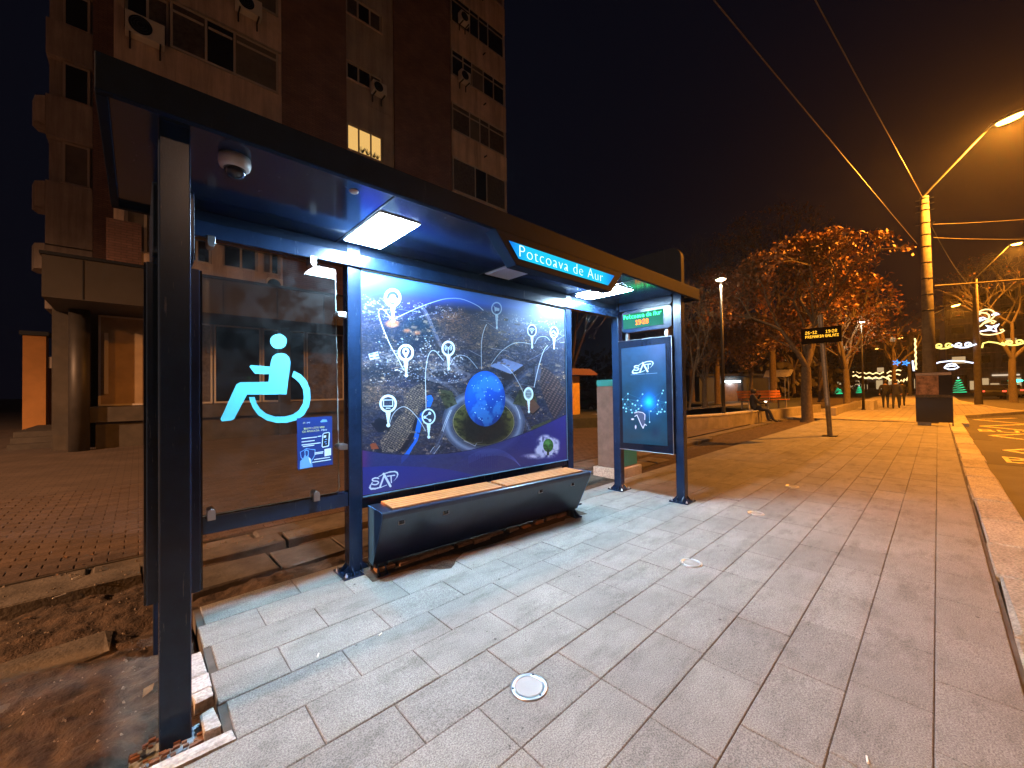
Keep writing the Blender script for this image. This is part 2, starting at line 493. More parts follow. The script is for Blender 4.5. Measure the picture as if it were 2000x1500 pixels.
def smoothed(o):
    o.data.polygons.foreach_set('use_smooth', [True] * len(o.data.polygons)); return o

def text_geo(body, size, extr=.002, align='LEFT', spacing=1.0, xs=1.0, thin=0.0):
    """lettering as verts/faces lying in XY, reading along +X"""
    cu = bpy.data.curves.new('lettering', 'FONT')
    cu.body = body; cu.size = size; cu.extrude = extr; cu.align_x = align; cu.space_character = spacing; cu.resolution_u = 3; cu.offset = thin
    o = bpy.data.objects.new('lettering', cu); COL.objects.link(o)
    dg = bpy.context.evaluated_depsgraph_get(); dg.update()
    me = bpy.data.meshes.new_from_object(o.evaluated_get(dg))
    v = [(p.co.x * xs, p.co.y, p.co.z) for p in me.vertices]; f = [list(p.vertices) for p in me.polygons]
    bpy.data.objects.remove(o); bpy.data.curves.remove(cu); bpy.data.meshes.remove(me)
    return v, f

def text_build(name, body, size, fn, material, parent, **kw):
    v, f = text_geo(body, size, **kw)
    b = MB(); b.v = v; b.f = f; b.m = [0] * len(f)
    b.xf(fn)
    return b.build(name, material, parent)

FONT57 = {
 'P': ['1110','1001','1001','1110','1000','1000','1000'], 'o': ['0000','0000','0110','1001','1001','1001','0110'],
 't': ['0100','0100','1110','0100','0100','0100','0011'], 'c': ['0000','0000','0111','1000','1000','1000','0111'],
 'a': ['0000','0000','0110','0001','0111','1001','0111'], 'v': ['0000','0000','1001','1001','1001','0110','0110'],
 'd': ['0001','0001','0111','1001','1001','1001','0111'], 'e': ['0000','0000','0110','1001','1111','1000','0111'],
 'A': ['0110','1001','1001','1111','1001','1001','1001'], 'u': ['0000','0000','1001','1001','1001','1001','0111'],
 'r': ['0000','0000','1011','1100','1000','1000','1000'], '1': ['010','110','010','010','010','010','111'],
 '9': ['0110','1001','1001','0111','0001','0001','0110'], ':': ['0','0','1','0','1','0','0'], '2': ['0110','1001','0001','0010','0100','1000','1111'],
 '8': ['0110','1001','1001','0110','1001','1001','0110'], '6': ['0110','1000','1000','1110','1001','1001','0110'], '-': ['000','000','000','111','000','000','000'],
 'R': ['1110','1001','1001','1110','1010','1001','1001'], 'I': ['111','010','010','010','010','010','111'], 'M': ['10001','11011','10101','10101','10001','10001','10001'],
 'G': ['0111','1000','1000','1011','1001','1001','0111'], 'L': ['1000','1000','1000','1000','1000','1000','1111'], 'T': ['111','010','010','010','010','010','010'], ' ': ['00'] * 7}

def led_text(text, x0, y_top, dot):
    """list of dot centres (x right, y up) of a 7-row dot-matrix text, and its width"""
    out = []; x = x0
    for ch in text:
        g = FONT57[ch]
        for r, row in enumerate(g):
            for c, bit in enumerate(row):
                if bit == '1':
                    out.append((x + c * dot, y_top - r * dot))
        x += (len(g[0]) + 1) * dot
    return out, x - x0 - dot
# ---------------------------------------------------------------- flat prints (poster, screen), drawn with numpy
def homography(quad):
    """unit square (s right, t down) -> quad [tl, tr, br, bl]"""
    A = []; B = []
    for (s, t), (x, y) in zip(((0, 0), (1, 0), (1, 1), (0, 1)), quad):
        A.append([s, t, 1, 0, 0, 0, -x * s, -x * t]); B.append(x)
        A.append([0, 0, 0, s, t, 1, -y * s, -y * t]); B.append(y)
    h = np.linalg.solve(np.array(A, float), np.array(B, float))
    return np.append(h, 1).reshape(3, 3)

class Print:
    def __init__(s, w, h, quad):
        s.w, s.h = w, h
        H = homography(quad)
        ss, tt = np.meshgrid((np.arange(w) + .5) / w, (np.arange(h) + .5) / h)
        d = H[2, 0] * ss + H[2, 1] * tt + 1
        s.X = (H[0, 0] * ss + H[0, 1] * tt + H[0, 2]) / d
        s.Y = (H[1, 0] * ss + H[1, 1] * tt + H[1, 2]) / d
        s.S, s.T = ss, tt
        s.img = np.zeros((h, w, 3))
        s.px = abs(quad[1][0] - quad[0][0]) / w
        s.rng = np.random.default_rng(3)
    def over(s, a, col):
        s.img += np.clip(a, 0, 1)[..., None] * (np.array(col) - s.img)
    def add(s, a, col):
        s.img += a[..., None] * np.array(col)
    def fbm(s, fx, fy, octs=5, seed=0, gain=.55, coords=None):
        X, Y = coords if coords else (s.X, s.Y)
        r = np.random.default_rng(seed); out = np.zeros_like(X); amp = 1; tot = 0
        for o in range(octs):
            g = r.random((128, 128))
            u = (X * fx * 2 ** o) % 127; v = (Y * fy * 2 ** o) % 127
            i, j = u.astype(int), v.astype(int); a, b = u - i, v - j
            a = a * a * (3 - 2 * a); b = b * b * (3 - 2 * b)
            out += amp * ((g[j, i] * (1 - a) + g[j, i + 1] * a) * (1 - b) + (g[j + 1, i] * (1 - a) + g[j + 1, i + 1] * a) * b)
            tot += amp; amp *= gain
        return out / tot
    def dist(s, pts, closed=False):
        d = np.full(s.X.shape, 1e9)
        n = len(pts)
        for i in range(n if closed else n - 1):
            (x0, y0), (x1, y1) = pts[i], pts[(i + 1) % n]
            dx, dy = x1 - x0, y1 - y0
            t = np.clip(((s.X - x0) * dx + (s.Y - y0) * dy) / (dx * dx + dy * dy + 1e-9), 0, 1)
            d = np.minimum(d, np.hypot(s.X - x0 - t * dx, s.Y - y0 - t * dy))
        return d
    def stroke(s, pts, w, col, a=1, closed=False):
        d = s.dist(pts, closed)
        s.over(a * np.clip((w / 2 - d) / (.7 * s.px) + .5, 0, 1), col)
    def inside(s, poly):
        c = np.zeros(s.X.shape, bool); n = len(poly)
        for i in range(n):
            (x0, y0), (x1, y1) = poly[i], poly[(i + 1) % n]
            k = ((y0 > s.Y) != (y1 > s.Y)) & (s.X < (x1 - x0) * (s.Y - y0) / (y1 - y0 + 1e-12) + x0)
            c ^= k
        return c
    def fill(s, poly, col, a=1):
        s.over(s.inside(poly) * float(a) if np.isscalar(a) else s.inside(poly) * a, col)
    def ell(s, cx, cy, rx, ry, col=None, a=1, soft=None, rot=0):
        c, q = math.cos(rot), math.sin(rot)
        u = ((s.X - cx) * c + (s.Y - cy) * q) / rx; v = (-(s.X - cx) * q + (s.Y - cy) * c) / ry
        d = (1 - np.hypot(u, v)) * min(rx, ry)
        m = np.clip(d / (soft or .7 * s.px) + .5, 0, 1)
        if col is not None: s.over(m * a, col)
        return m
    def curve(s, pts, n=40):
        """Catmull-Rom through pts"""
        P = [np.array(p, float) for p in pts]; P = [2 * P[0] - P[1]] + P + [2 * P[-1] - P[-2]]
        out = []
        for i in range(1, len(P) - 2):
            for k in range(8):
                t = k / 8
                out.append(tuple(.5 * (2 * P[i] + (P[i + 1] - P[i - 1]) * t + (2 * P[i - 1] - 5 * P[i] + 4 * P[i + 1] - P[i + 2]) * t * t + (3 * P[i] - P[i - 1] - 3 * P[i + 1] + P[i + 2]) * t ** 3)))
        out.append(tuple(P[-2]))
        return out
    def lights(s, n, box, cols, size=(.5, 1.3), clump=None, amp=1.0, seed=1):
        r = np.random.default_rng(seed)
        H, Wd = s.X.shape
        k = 0; tries = 0
        while k < n and tries < 60 * n:
            tries += 1
            i, j = r.integers(3, H - 4), r.integers(3, Wd - 4)
            x, y = s.X[i, j], s.Y[i, j]
            if not (box[0] < x < box[2] and box[1] < y < box[3]): continue
            if clump is not None and r.random() > clump[i, j]: continue
            c = np.array(cols[r.integers(len(cols))]) * r.uniform(.35, 1) * amp
            q = r.uniform(*size)
            yy, xx = np.mgrid[-3:4, -3:4]
            gk = np.exp(-(xx * xx / (q * q * 2.2) + yy * yy / (q * q)))
            s.img[i - 3:i + 4, j - 3:j + 4] += gk[..., None] * c
            k += 1
    def sat_logo(s, f, col):
        """the SAT emblem: three letters in a tilted swoosh; f maps emblem coordinates to print coordinates"""
        sc = math.hypot(*(np.array(f(100, 0)) - np.array(f(0, 0)))) / 100
        up = [(258, 1212), (290, 1190), (345, 1160), (420, 1137), (480, 1132), (508, 1145), (516, 1168), (506, 1198), (486, 1226), (466, 1246)]
        lo = [(205, 1262), (182, 1300), (175, 1325), (190, 1340), (240, 1338), (310, 1322), (380, 1295)]
        for P, wd in ((up, (5, 8, 12, 15, 18, 19, 17, 9, 5, 3)), (lo, (8, 16, 24, 26, 20, 12, 6))):
            for i in range(len(P) - 1):
                s.stroke([f(*P[i]), f(*P[i + 1])], (wd[i] + wd[i + 1]) / 2 * sc, col)
        sl = s.curve([f(*p) for p in ((282, 1215), (245, 1208), (208, 1222), (215, 1243), (270, 1250), (278, 1272), (245, 1290), (205, 1285))])
        s.stroke(sl, 17 * sc, col)
        s.stroke([f(300, 1312), f(352, 1175)], 22 * sc, col)
        s.stroke([f(345, 1160), f(425, 1308)], 30 * sc, col)
        s.stroke([f(388, 1188), f(478, 1178)], 15 * sc, col)
        s.stroke([f(434, 1186), f(437, 1264)], 16 * sc, col)
    def image(s, name):
        im = bpy.data.images.new(name, s.w, s.h)
        a = np.ones((s.h, s.w, 4), np.float32)
        a[..., :3] = np.clip(s.img[::-1], 0, 1)
        im.pixels.foreach_set(a.ravel())
        im.update()
        im.pack()
        return im

def print_mat(name, im, rough=.35, emit=0, coat=0, base=1.0):
    m = bpy.data.materials.new(name); m.use_nodes = True
    nt = m.node_tree; b = nt.nodes['Principled BSDF']
    t = nt.nodes.new('ShaderNodeTexImage'); t.image = im; t.extension = 'EXTEND'
    if base > 0:
        nt.links.new(t.outputs[0], b.inputs['Base Color'])
    else:
        b.inputs['Base Color'].default_value = (.01, .015, .02, 1)
    b.inputs['Roughness'].default_value = rough
    b.inputs['Coat Weight'].default_value = coat; b.inputs['Coat Roughness'].default_value = .05
    if emit:
        nt.links.new(t.outputs[0], b.inputs['Emission Color']); b.inputs['Emission Strength'].default_value = emit
    return m

def paint_poster():
    p = Print(800, 577, [(704, 527), (1103.3, 604.8), (1107, 899), (704, 967)])
    A = lambda x, y: (690 + x / 6.25, 510 + y / 6.25)
    B = lambda x, y: (900 + x / 6.25, 540 + y / 6.25)
    C = lambda x, y: (690 + x / 6.25, 740 + y / 6.25)
    D = lambda x, y: (900 + x / 6.818, 740 + y / 6.818)
    Z = lambda x, y: (660 + x / 3.124, 520 + y / 3.124)
    X, Y = p.X, p.Y
    # depth coordinate of the aerial view: 0 far, 1 near
    hor = 566 + (X - 704) * .13
    dep = np.clip((Y - hor) / 260, 0, 1)
    n1 = p.fbm(.035, .10, 6, 11); n2 = p.fbm(.09, .22, 5, 12); n3 = p.fbm(.02, .05, 4, 13)
    p.img[:] = np.array((.12, .15, .25))
    p.over(np.clip((n1 - .42) * 3.2, 0, 1), (.17, .16, .19))
    p.over(np.clip((n2 - .5) * 3.6, 0, 1) * .6, (.36, .29, .25))
    p.over(np.clip((.47 - n3) * 5, 0, 1) * .75, (.03, .08, .15))
    # sky and far haze
    t = np.clip((hor - Y) / 34, 0, 1)
    p.over(np.clip((hor + 14 - Y) / 18, 0, 1), (.22, .36, .74))
    p.over(t, (.36, .55, .80))
    p.over(np.exp(-(((X - 735) / 60) ** 2 + ((Y - 590) / 26) ** 2)) * .8, (.16, .20, .72))
    p.over(np.exp(-(((X - 800) / 60) ** 2 + ((Y - 585) / 14) ** 2)) * .5, (.28, .25, .70))
    p.over(np.exp(-(((X - 1050) / 60) ** 2 + ((Y - 622) / 34) ** 2)) * .75, (.45, .64, .90))
    p.over(np.exp(-(((X - 1000) / 50) ** 2 + ((Y - 645) / 34) ** 2)) * .45, (.46, .48, .68))
    # dark park areas
    p.ell(815, 645, 38, 24, (.03, .13, .20), .8, 14); p.ell(745, 655, 40, 16, (.05, .12, .22), .7, 12); p.ell(790, 665, 60, 14, (.04, .10, .17), .7, 12)
    p.ell(735, 725, 30, 16, (.03, .08, .14), .75, 10); p.ell(815, 735, 22, 16, (.03, .05, .09), .7, 8)
    # blocks of town on the far side with lights
    town = np.clip((n2 - .40) * 4, 0, 1) * np.clip((Y - hor - 6) / 12, 0, 1)
    warm = [(1, .72, .42), (1, .82, .6), (.95, .6, .35)]; white = [(1, 1, 1), (.85, .92, 1), (1, .93, .8)]
    p.lights(700, (704, 560, 900, 625), white + [(.6, .7, 1)], (.5, 1.3), town, .7, 21)
    p.lights(900, (830, 600, 1010, 720), warm + white, (.5, 1.1), town, .5, 22)
    p.lights(500, (730, 655, 905, 745), white, (.6, 1.7), np.clip((p.fbm(.06, .16, 4, 14) - .45) * 5, 0, 1), .9, 23)
    p.lights(350, (704, 690, 800, 790), warm + white, (.5, 1.4), town, .5, 24)
    p.lights(700, (704, 610, 1000, 800), warm, (.5, 1.0), town, .55, 28)
    p.lights(320, (990, 600, 1106, 690), white, (.5, 1.3), town, .7, 25)
    p.lights(220, (960, 690, 1106, 800), white, (.5, 1.1), town, .6, 26)
    for c, rx, ry in (((764, 632), 13, 7), ((793, 646), 7, 3.5), ((812, 650), 7, 4)):
        p.ell(c[0], c[1], rx, ry, (.75, .45, .28), .8, 4)
    # avenue to the horizon
    for off, w, a in ((0, 9, .22), (0, 3, .35), (3, 1.0, .5)):
        p.stroke(p.curve([(905 + off, 742), (880 + off, 706), (857 + off, 672), (842 + off, 640), (830 + off, 612), (822 + off, 600)]), w, (.62, .62, .74), a)
    p.stroke(p.curve([(1110, 652), (1085, 668), (1060, 690), (1030, 706)]), 1.4, (.8, .85, .95), .5)
    # boulevards round the roundabout
    road = (.33, .37, .47); pale = (.58, .64, .78)
    for pts, w, a in (([(700, 968), (800, 935), (842, 885), (868, 838), (905, 800), (960, 780), (1010, 745), (1035, 725)], 11, .6),
                      ([(905, 790), (880, 760), (850, 742), (820, 735)], 9, .55), ([(1010, 800), (1030, 835), (1045, 870), (1052, 905)], 9, .55),
                      ([(975, 790), (1000, 765), (1025, 745)], 9, .5), ([(880, 728), (930, 735), (990, 740)], 8, .4)):
        p.stroke(p.curve(pts), w, road, a * .85); p.stroke(p.curve(pts), w * .3, pale, a * .4)
    n5 = p.fbm(.35, .5, 3, 71); n6 = p.fbm(.16, .3, 3, 72)
    lowt = np.clip((Y - hor - 20) / 30, 0, 1)
    p.over(np.clip((n5 - .55) * 5, 0, 1) * .35 * lowt, (.62, .55, .50)); p.over(np.clip((.45 - n5) * 5, 0, 1) * .35 * lowt, (.05, .06, .10)); p.over(np.clip((n6 - .56) * 5, 0, 1) * .3 * lowt, (.45, .33, .22))
    p.over((p.ell(942, 826, 82, 66) - p.ell(942, 826, 62, 46)) * .75, road)
    p.over((p.ell(942, 826, 76, 60, soft=5) - p.ell(942, 826, 69, 53, soft=5)) * .7, pale)
    grass = p.fbm(.14, .2, 4, 31)
    p.ell(942, 826, 60, 44, (.36, .36, .17), 1, 2)
    p.over(p.ell(942, 826, 60, 44) * np.clip((grass - .45) * 4, 0, 1) * .8, (.12, .13, .06))
    p.over(p.ell(942, 826, 61, 45) - p.ell(942, 826, 59.6, 43.6), (.55, .53, .42))
    for poly in ([(1015, 760), (1000, 790), (1050, 800), (1045, 770)], [(820, 905), (850, 890), (880, 885), (905, 893), (860, 925)], [(1035, 835), (1075, 820), (1092, 852), (1050, 880)], [(850, 760), (868, 800), (890, 790), (880, 765)]):
        p.fill(poly, (.30, .31, .16), .75); p.fill(poly, (.10, .11, .05), np.clip((grass - .5) * 4, 0, .8))
    # small upper roundabout
    p.over((p.ell(872, 735, 45, 15) - p.ell(872, 735, 38, 11)) * .6, (.50, .48, .50)); p.lights(90, (845, 720, 900, 748), white, (.7, 1.8), None, .9, 27)
    # shopping hall
    p.fill([B(340, 1100), B(520, 1010), B(760, 1090), B(600, 1200)], (.50, .58, .78)); p.fill([B(470, 1180), B(600, 1200), B(760, 1090), B(780, 1130), B(600, 1270), B(500, 1280)], (.14, .11, .12))
    # river strip
    for poly in ([C(700, 640), C(735, 560), C(800, 420), C(830, 400), C(800, 620), C(760, 760), C(700, 850), C(640, 960), C(560, 1040), C(560, 960), C(640, 870), C(720, 760)], [C(875, 210), C(930, 200), C(960, 250), C(920, 350), C(880, 350)]):
        p.fill(poly, (.10, .42, .90), .95)
    # left apartment blocks
    slab = [C(590, 230), C(690, 110), C(820, 40), C(870, 200), C(840, 310), C(730, 480), C(690, 680), C(560, 850), C(470, 900), C(330, 890), C(300, 760), C(430, 590), C(520, 470), C(610, 400)]
    p.fill(slab, (.30, .27, .27))
    u = (X * .9 + Y * .55); v = (Y * .9 - X * .55)
    p.fill(slab, (.50, .45, .42), ((u % 5.2) < 2.6) * .7); p.fill(slab, (.12, .10, .11), ((v % 4.1) < 1.3) * .85); p.fill(slab, (.8, .7, .55), ((p.fbm(.6, .6, 1, 41) > .78)) * .6)
    p.fill([C(190, 540), C(290, 470), C(430, 520), C(420, 640), C(280, 650)], (.05, .08, .12)); p.fill([C(690, 640), C(730, 480), C(760, 520), C(720, 700), C(600, 880), C(520, 910)], (.06, .06, .09), .9)
    p.fill([C(180, 800), C(240, 760), C(290, 850), C(200, 860)], (.55, .28, .14))
    # right apartment blocks
    rb = [B(905, 1110), B(960, 1080), B(1080, 1150), B(1200, 1270), B(1268, 1400), D(1395, 360), D(1250, 550), D(1170, 420), D(1080, 190), D(1040, 60)]
    p.fill(rb, (.20, .16, .17)); u = X * .5 - Y * .86; v = X * .86 + Y * .5
    p.fill(rb, (.46, .36, .32), ((v % 7) < 3.4) * .8); p.fill(rb, (.10, .08, .10), ((u % 4.4) < 1.4) * .85); p.lights(60, (1065, 730, 1106, 800), warm + white, (.5, .9), None, .6, 42)
    p.fill([B(900, 1110), B(955, 1085), B(985, 1130), B(960, 1290), B(900, 1280)], (.32, .36, .46), .9)
    p.fill([D(860, 330), D(960, 280), D(1050, 380), D(960, 470), D(880, 440)], (.42, .28, .20), .9); p.fill([D(880, 440), D(950, 470), D(1050, 390), D(1050, 410), D(955, 490)], (.08, .06, .06))
    p.fill([A(170, 1130), A(285, 1100), A(305, 1180), A(190, 1205)], (.72, .78, .86), .9)
    for k in range(2):
        for j in range(2): p.fill([A(190 + 65 * j, 1130 + 38 * k - 8 * j), A(230 + 65 * j, 1122 + 38 * k - 8 * j), A(233 + 65 * j, 1135 + 38 * k - 8 * j), A(193 + 65 * j, 1143 + 38 * k - 8 * j)], (.2, .25, .35))
    # lane paint
    for pts in ([C(900, 920), C(970, 820)], [C(960, 920), C(1035, 820)], [C(1075, 650), C(1110, 550), C(1180, 390)], [C(1060, 640), C(1095, 540), C(1165, 390)], [D(720, 370), D(760, 450), D(780, 540)], [D(20, 830), D(170, 900), D(190, 860), D(265, 850), D(268, 820)]):
        p.stroke(pts, 1.1, (.85, .9, .97), .8)
    # street-lamp strings and glow of the old town
    rr_ = np.random.default_rng(88)
    for _ in range(45):
        x0, y0 = rr_.uniform(704, 1100), rr_.uniform(600, 800)
        if math.hypot((x0 - 942) / 75, (y0 - 815) / 70) < 1: continue
        a_ = rr_.choice((-.5, .35, .9)) + rr_.normal(0, .1); l_ = rr_.uniform(10, 45)
        p.stroke([(x0, y0), (x0 + l_ * math.cos(a_), y0 + l_ * math.sin(a_) * .45)], rr_.uniform(.5, 1.3), ((.85, .66, .42), (.8, .8, .85), (.6, .45, .3))[rr_.integers(3)], rr_.uniform(.3, .75))
    for _ in range(300):
        x0, y0 = rr_.uniform(704, 1104), rr_.uniform(625, 890)
        if math.hypot((x0 - 942) / 85, (y0 - 822) / 70) < 1 or y0 > 905 - abs(x0 - 900) * .12: continue
        w_, h_ = rr_.uniform(1.5, 6), rr_.uniform(1, 3); c_ = ((.34, .30, .30), (.46, .38, .33), (.22, .22, .28), (.55, .48, .42), (.10, .10, .14))[rr_.integers(5)]
        m_ = (np.abs(X - x0 + (Y - y0) * .4) < w_) & (np.abs(Y - y0 - (X - x0) * .18) < h_); p.over(m_ * .75, c_)
        if rr_.random() < .5: p.ell(x0 + rr_.uniform(-3, 3), y0 + rr_.uniform(-2, 2), .8, .7, (1, .85, .6), .9)
    for cx, cy, rx, ry, c_, a_ in ((880, 622, 40, 22, (.50, .34, .22), .45), (920, 655, 50, 26, (.42, .30, .22), .4), (770, 700, 60, 14, (.62, .58, .55), .35), (730, 770, 28, 24, (.55, .42, .28), .4), (870, 715, 45, 10, (.7, .7, .72), .35), (1000, 700, 50, 16, (.40, .40, .52), .4)):
        p.over(np.exp(-(((X - cx) / rx) ** 2 + ((Y - cy) / ry) ** 2)) * a_ * (.4 + 1.2 * np.clip((n5 - .35) * 3, 0, 1)), c_)
    # contact shadow and globe
    p.ell(944, 836, 46, 34, (.05, .05, .05), .8, 14)
    g = p.ell(945, 780, 40, 54)
    gx, gy = (X - 945) / 40, (Y - 780) / 54
    lit = np.clip(.62 - .38 * gy - .12 * gx, 0, 1)
    for c in range(3): p.img[..., c] += g * (np.array((.10, .40, .92))[c] * (.28 + 1.0 * lit) - p.img[..., c])
    land = p.fbm(.045, .04, 5, 52)
    p.over(g * np.clip((land - .52 + .10 * np.exp(-(((X - 945) / 22) ** 2 + ((Y - 760) / 24) ** 2))) * 9, 0, 1) * .42, (.40, .72, .98))
    p.over(g * np.clip((np.hypot(gx, gy) - .8) * 3, 0, 1) * .45, (.05, .16, .52))
    r = np.random.default_rng(9)
    for _ in range(34):
        a = r.uniform(0, 6.28); q = math.sqrt(r.random()) * .9
        p.ell(945 + 40 * q * math.cos(a), 780 + 54 * q * math.sin(a), .9, .9, (.85, .95, 1), .9)
    # lower band
    edge = p.curve([Z(130, 1118), Z(300, 1145), Z(480, 1152), Z(700, 1140), Z(900, 1100), Z(1100, 1035), Z(1250, 975), Z(1400, 905)])
    band = p.inside(edge + [(1120, 1000), (690, 1000)])
    p.over(band * .82, (.16, .20, .45)); p.over(band * np.clip((X - 960) / 140, 0, 1) * .75, (.20, .16, .48))
    p.over(band * np.exp(-((X - 705) / 12) ** 2) * .5, (.50, .15, .45))
    sol = p.inside(p.curve([Z(120, 1225), Z(300, 1219), Z(450, 1224), Z(620, 1236), Z(760, 1262), Z(900, 1300)]) + [(1000, 1000), (690, 1000)])
    p.over(sol * .92, (.13, .18, .52))
    p.stroke(edge, 1.0, (.08, .10, .22), .8)
    for k in range(9): p.stroke(p.curve([D(80, 1130 - k * 12), D(300, 1040 - k * 12), D(520, 1030 - k * 9), D(680, 1090 - k * 5), D(780, 1170)]), .6, (.42, .50, .85), .35)
    for k in range(14): p.stroke([D(95 + 28 * k, 1190), D(100 + 28 * k, 1050 - 20 * (k % 3))], 1.6, (.10, .09, .40), .5)
    # cloud with the little green tree
    cl = p.fbm(.12, .12, 4, 61)
    for cx, cy, rx, ry in ((1130, 850, 120, 95), (1220, 930, 90, 95), (1090, 960, 110, 85), (1170, 1000, 110, 60), (980, 1040, 140, 30), (1240, 860, 70, 60)):
        c = D(cx, cy); p.over(p.ell(c[0], c[1], rx / 6.818, ry / 6.818, soft=5) * np.clip(.55 + (cl - .4) * 3, 0, 1), (.80, .80, .93))
    c = D(1160, 895); p.ell(c[0], c[1], 10.2, 13, (.20, .42, .16)); p.over(p.ell(c[0], c[1], 10.2, 13) * np.clip((p.fbm(.4, .4, 3, 62) - .45) * 4, 0, 1) * .8, (.07, .18, .06)); p.ell(c[0] - 1, c[1] - 5, 6, 5, (.52, .74, .42), .55, 5)
    p.stroke([D(1158, 960), D(1156, 1015)], 4, (.06, .13, .06))
    # link arcs
    ln = (.86, .93, 1)
    for pts, a, w in (([A(440, 690), A(370, 600), A(315, 583), A(298, 640), A(340, 790), A(440, 1030), A(540, 1210), A(600, 1330)], .9, 1.5),
                   ([A(510, 690), A(800, 560), A(1050, 475), A(1200, 455), A(1312, 465), B(100, 312), B(200, 362), B(265, 415)], .8, 1.3),
                   ([C(868, 380), C(862, 0), A(870, 1310), A(895, 1170), A(935, 1100), A(985, 1100), A(1040, 1160), A(1085, 1215)], .85, 1.5),
                   ([A(1165, 1270), A(1210, 1190), A(1270, 1155), A(1312, 1155), B(60, 985), B(120, 1040), B(190, 1130)], .7, 1.3),
                   ([B(240, 1140), B(238, 900), B(250, 750), B(280, 640), B(305, 590)], .75, 1.2), ([B(360, 1080), B(450, 960), B(540, 880), B(640, 825), B(740, 815), B(850, 835)], .75, 1.2),
                   ([B(500, 1085), B(580, 1140), B(640, 1210), B(700, 1310), B(760, 1430)], .75, 1.2), ([B(890, 1360), B(930, 1180), B(980, 1000), B(1020, 900), B(1060, 850)], .9, 1.4),
                   ([B(900, 830), B(940, 760), B(1000, 740), B(1050, 750), B(1090, 790)], .75, 1.2), ([C(420, 545), C(460, 440), C(520, 370), C(590, 340), C(660, 370), C(740, 450), C(810, 550), C(860, 640)], .85, 1.3)):
        p.stroke(p.curve(pts), w, ln, a)
    # map pins
    w = (.86, .95, 1)
    def pin(c, rx, ry, tip, a=1, thick=.29):
        rr = p.ell(c[0], c[1], rx, ry); hole = p.ell(c[0], c[1], rx * (1 - thick), ry * (1 - thick))
        p.over(hole * .55 * a, (.10, .16, .30)); p.over((rr - hole) * a, w)
        p.fill([(c[0] - rx * .30, c[1] + ry * .93), (c[0] + rx * .30, c[1] + ry * .93), (tip[0] + 1, tip[1]), (tip[0] - 1, tip[1])], w, a)
        p.ell(tip[0], tip[1], rx * .22, ry * .22, w, a)
    pin(A(470, 445), 16.5, 18, A(473, 718)); c = A(470, 455)
    for dx, dy, q in ((-6, 3, 4), (0, -2, 6), (6, 3, 4.2), (0, 4, 4)): p.ell(c[0] + dx, c[1] + dy, q, q, w)
    pin(A(625, 1115), 15.8, 16.5, A(630, 1395)); c = A(625, 1100); p.ell(c[0], c[1], 6.6, 7.2, w); p.fill([(c[0] - 6, c[1] + 3), (c[0] + 6, c[1] + 3), (c[0], c[1] + 15)], w); p.ell(c[0], c[1], 2.6, 2.8, (.12, .18, .3))
    pin(A(1145, 1070), 13.3, 15.5, A(1150, 1315)); c = A(1145, 1060)
    for q in (3.6, 6.4):
        for sg in (0, math.pi): p.stroke([(c[0] + q * math.cos(sg + k / 4 - .75), c[1] + q * 1.15 * math.sin(sg + k / 4 - .75)) for k in range(7)], 1.5, w)
    p.stroke([c, (c[0], c[1] + 14)], 1.5, w); p.ell(c[0], c[1], 1.6, 1.6, w)
    pin(B(430, 395), 10.6, 13, B(433, 632), .6, .2); c = B(430, 400); p.fill([(c[0] - 4, c[1] - 4), (c[0] + 6, c[1] - 1), (c[0] + 5, c[1] + 4), (c[0] - 3, c[1] + 4)], w, .6); p.stroke([(c[0] - 6.5, c[1] - 6), (c[0] - 4, c[1] - 5), (c[0] - 3, c[1] + 6)], 1, w, .6)
    pin(B(867, 668), 9.4, 12.6, B(869, 872), 1, .2); c = B(865, 695)
    for q in (2.5, 5, 7.4): p.stroke([(c[0] + q * math.cos(-2.3 + k / 4), c[1] + q * 1.2 * math.sin(-2.3 + k / 4)) for k in range(7)], 1.2, w)
    p.ell(c[0], c[1], 1.2, 1.4, w)
    pin(B(1142, 690), 8.6, 12.2, B(1142, 880), 1, .25); c = B(1142, 695); p.stroke(p.curve([(c[0] - 5, c[1]), (c[0] - 1, c[1] - 3), (c[0] + 2, c[1]), (c[0] + 5, c[1] + 3)]), 2.6, w); p.stroke([(c[0] - 4, c[1] + 4), (c[0] + 2, c[1] + 5)], 1.6, w)
    pin(D(895, 210), 9.7, 13.5, D(900, 445), 1, .35); c = D(895, 210); p.over((p.ell(c[0], c[1], 5.6, 8) - p.ell(c[0], c[1], 4.9, 7.2)), w)
    for k in (-1, 0, 1): p.stroke([(c[0] - 5, c[1] + 3.2 * k), (c[0] + 5, c[1] + 3.2 * k)], .7, w); p.stroke([(c[0] + 2.4 * k, c[1] - 7), (c[0] + 2.4 * k, c[1] + 7)], .7, w)
    pin(C(405, 300), 17, 17.6, C(405, 565), 1, .27); c = C(405, 293); p.stroke([(c[0] - 9, c[1] - 6), (c[0] + 9, c[1] - 6), (c[0] + 9, c[1] + 6), (c[0] - 9, c[1] + 6)], 1.8, w, 1, True); p.stroke([(c[0] - 4, c[1] + 10), (c[0] + 4, c[1] + 10)], 1.8, w)
    pin(C(898, 465), 13.8, 16, C(898, 715), 1, .2); a_, b_, d_ = C(850, 472), C(912, 425), C(915, 512); p.stroke([b_, a_, d_], 1.6, w)
    for q in (a_, b_, d_): p.ell(q[0], q[1], 2.9, 3.1, w)
    p.sat_logo(C, (.86, .93, 1))
    lum = p.img.mean(2, keepdims=True)
    p.img = np.clip(lum + (p.img - lum) * 1.05, 0, 1) ** 1.12
    p.img += np.array((.022, .042, .08)) * (1 - p.img)
    return p.image('city_poster_print')

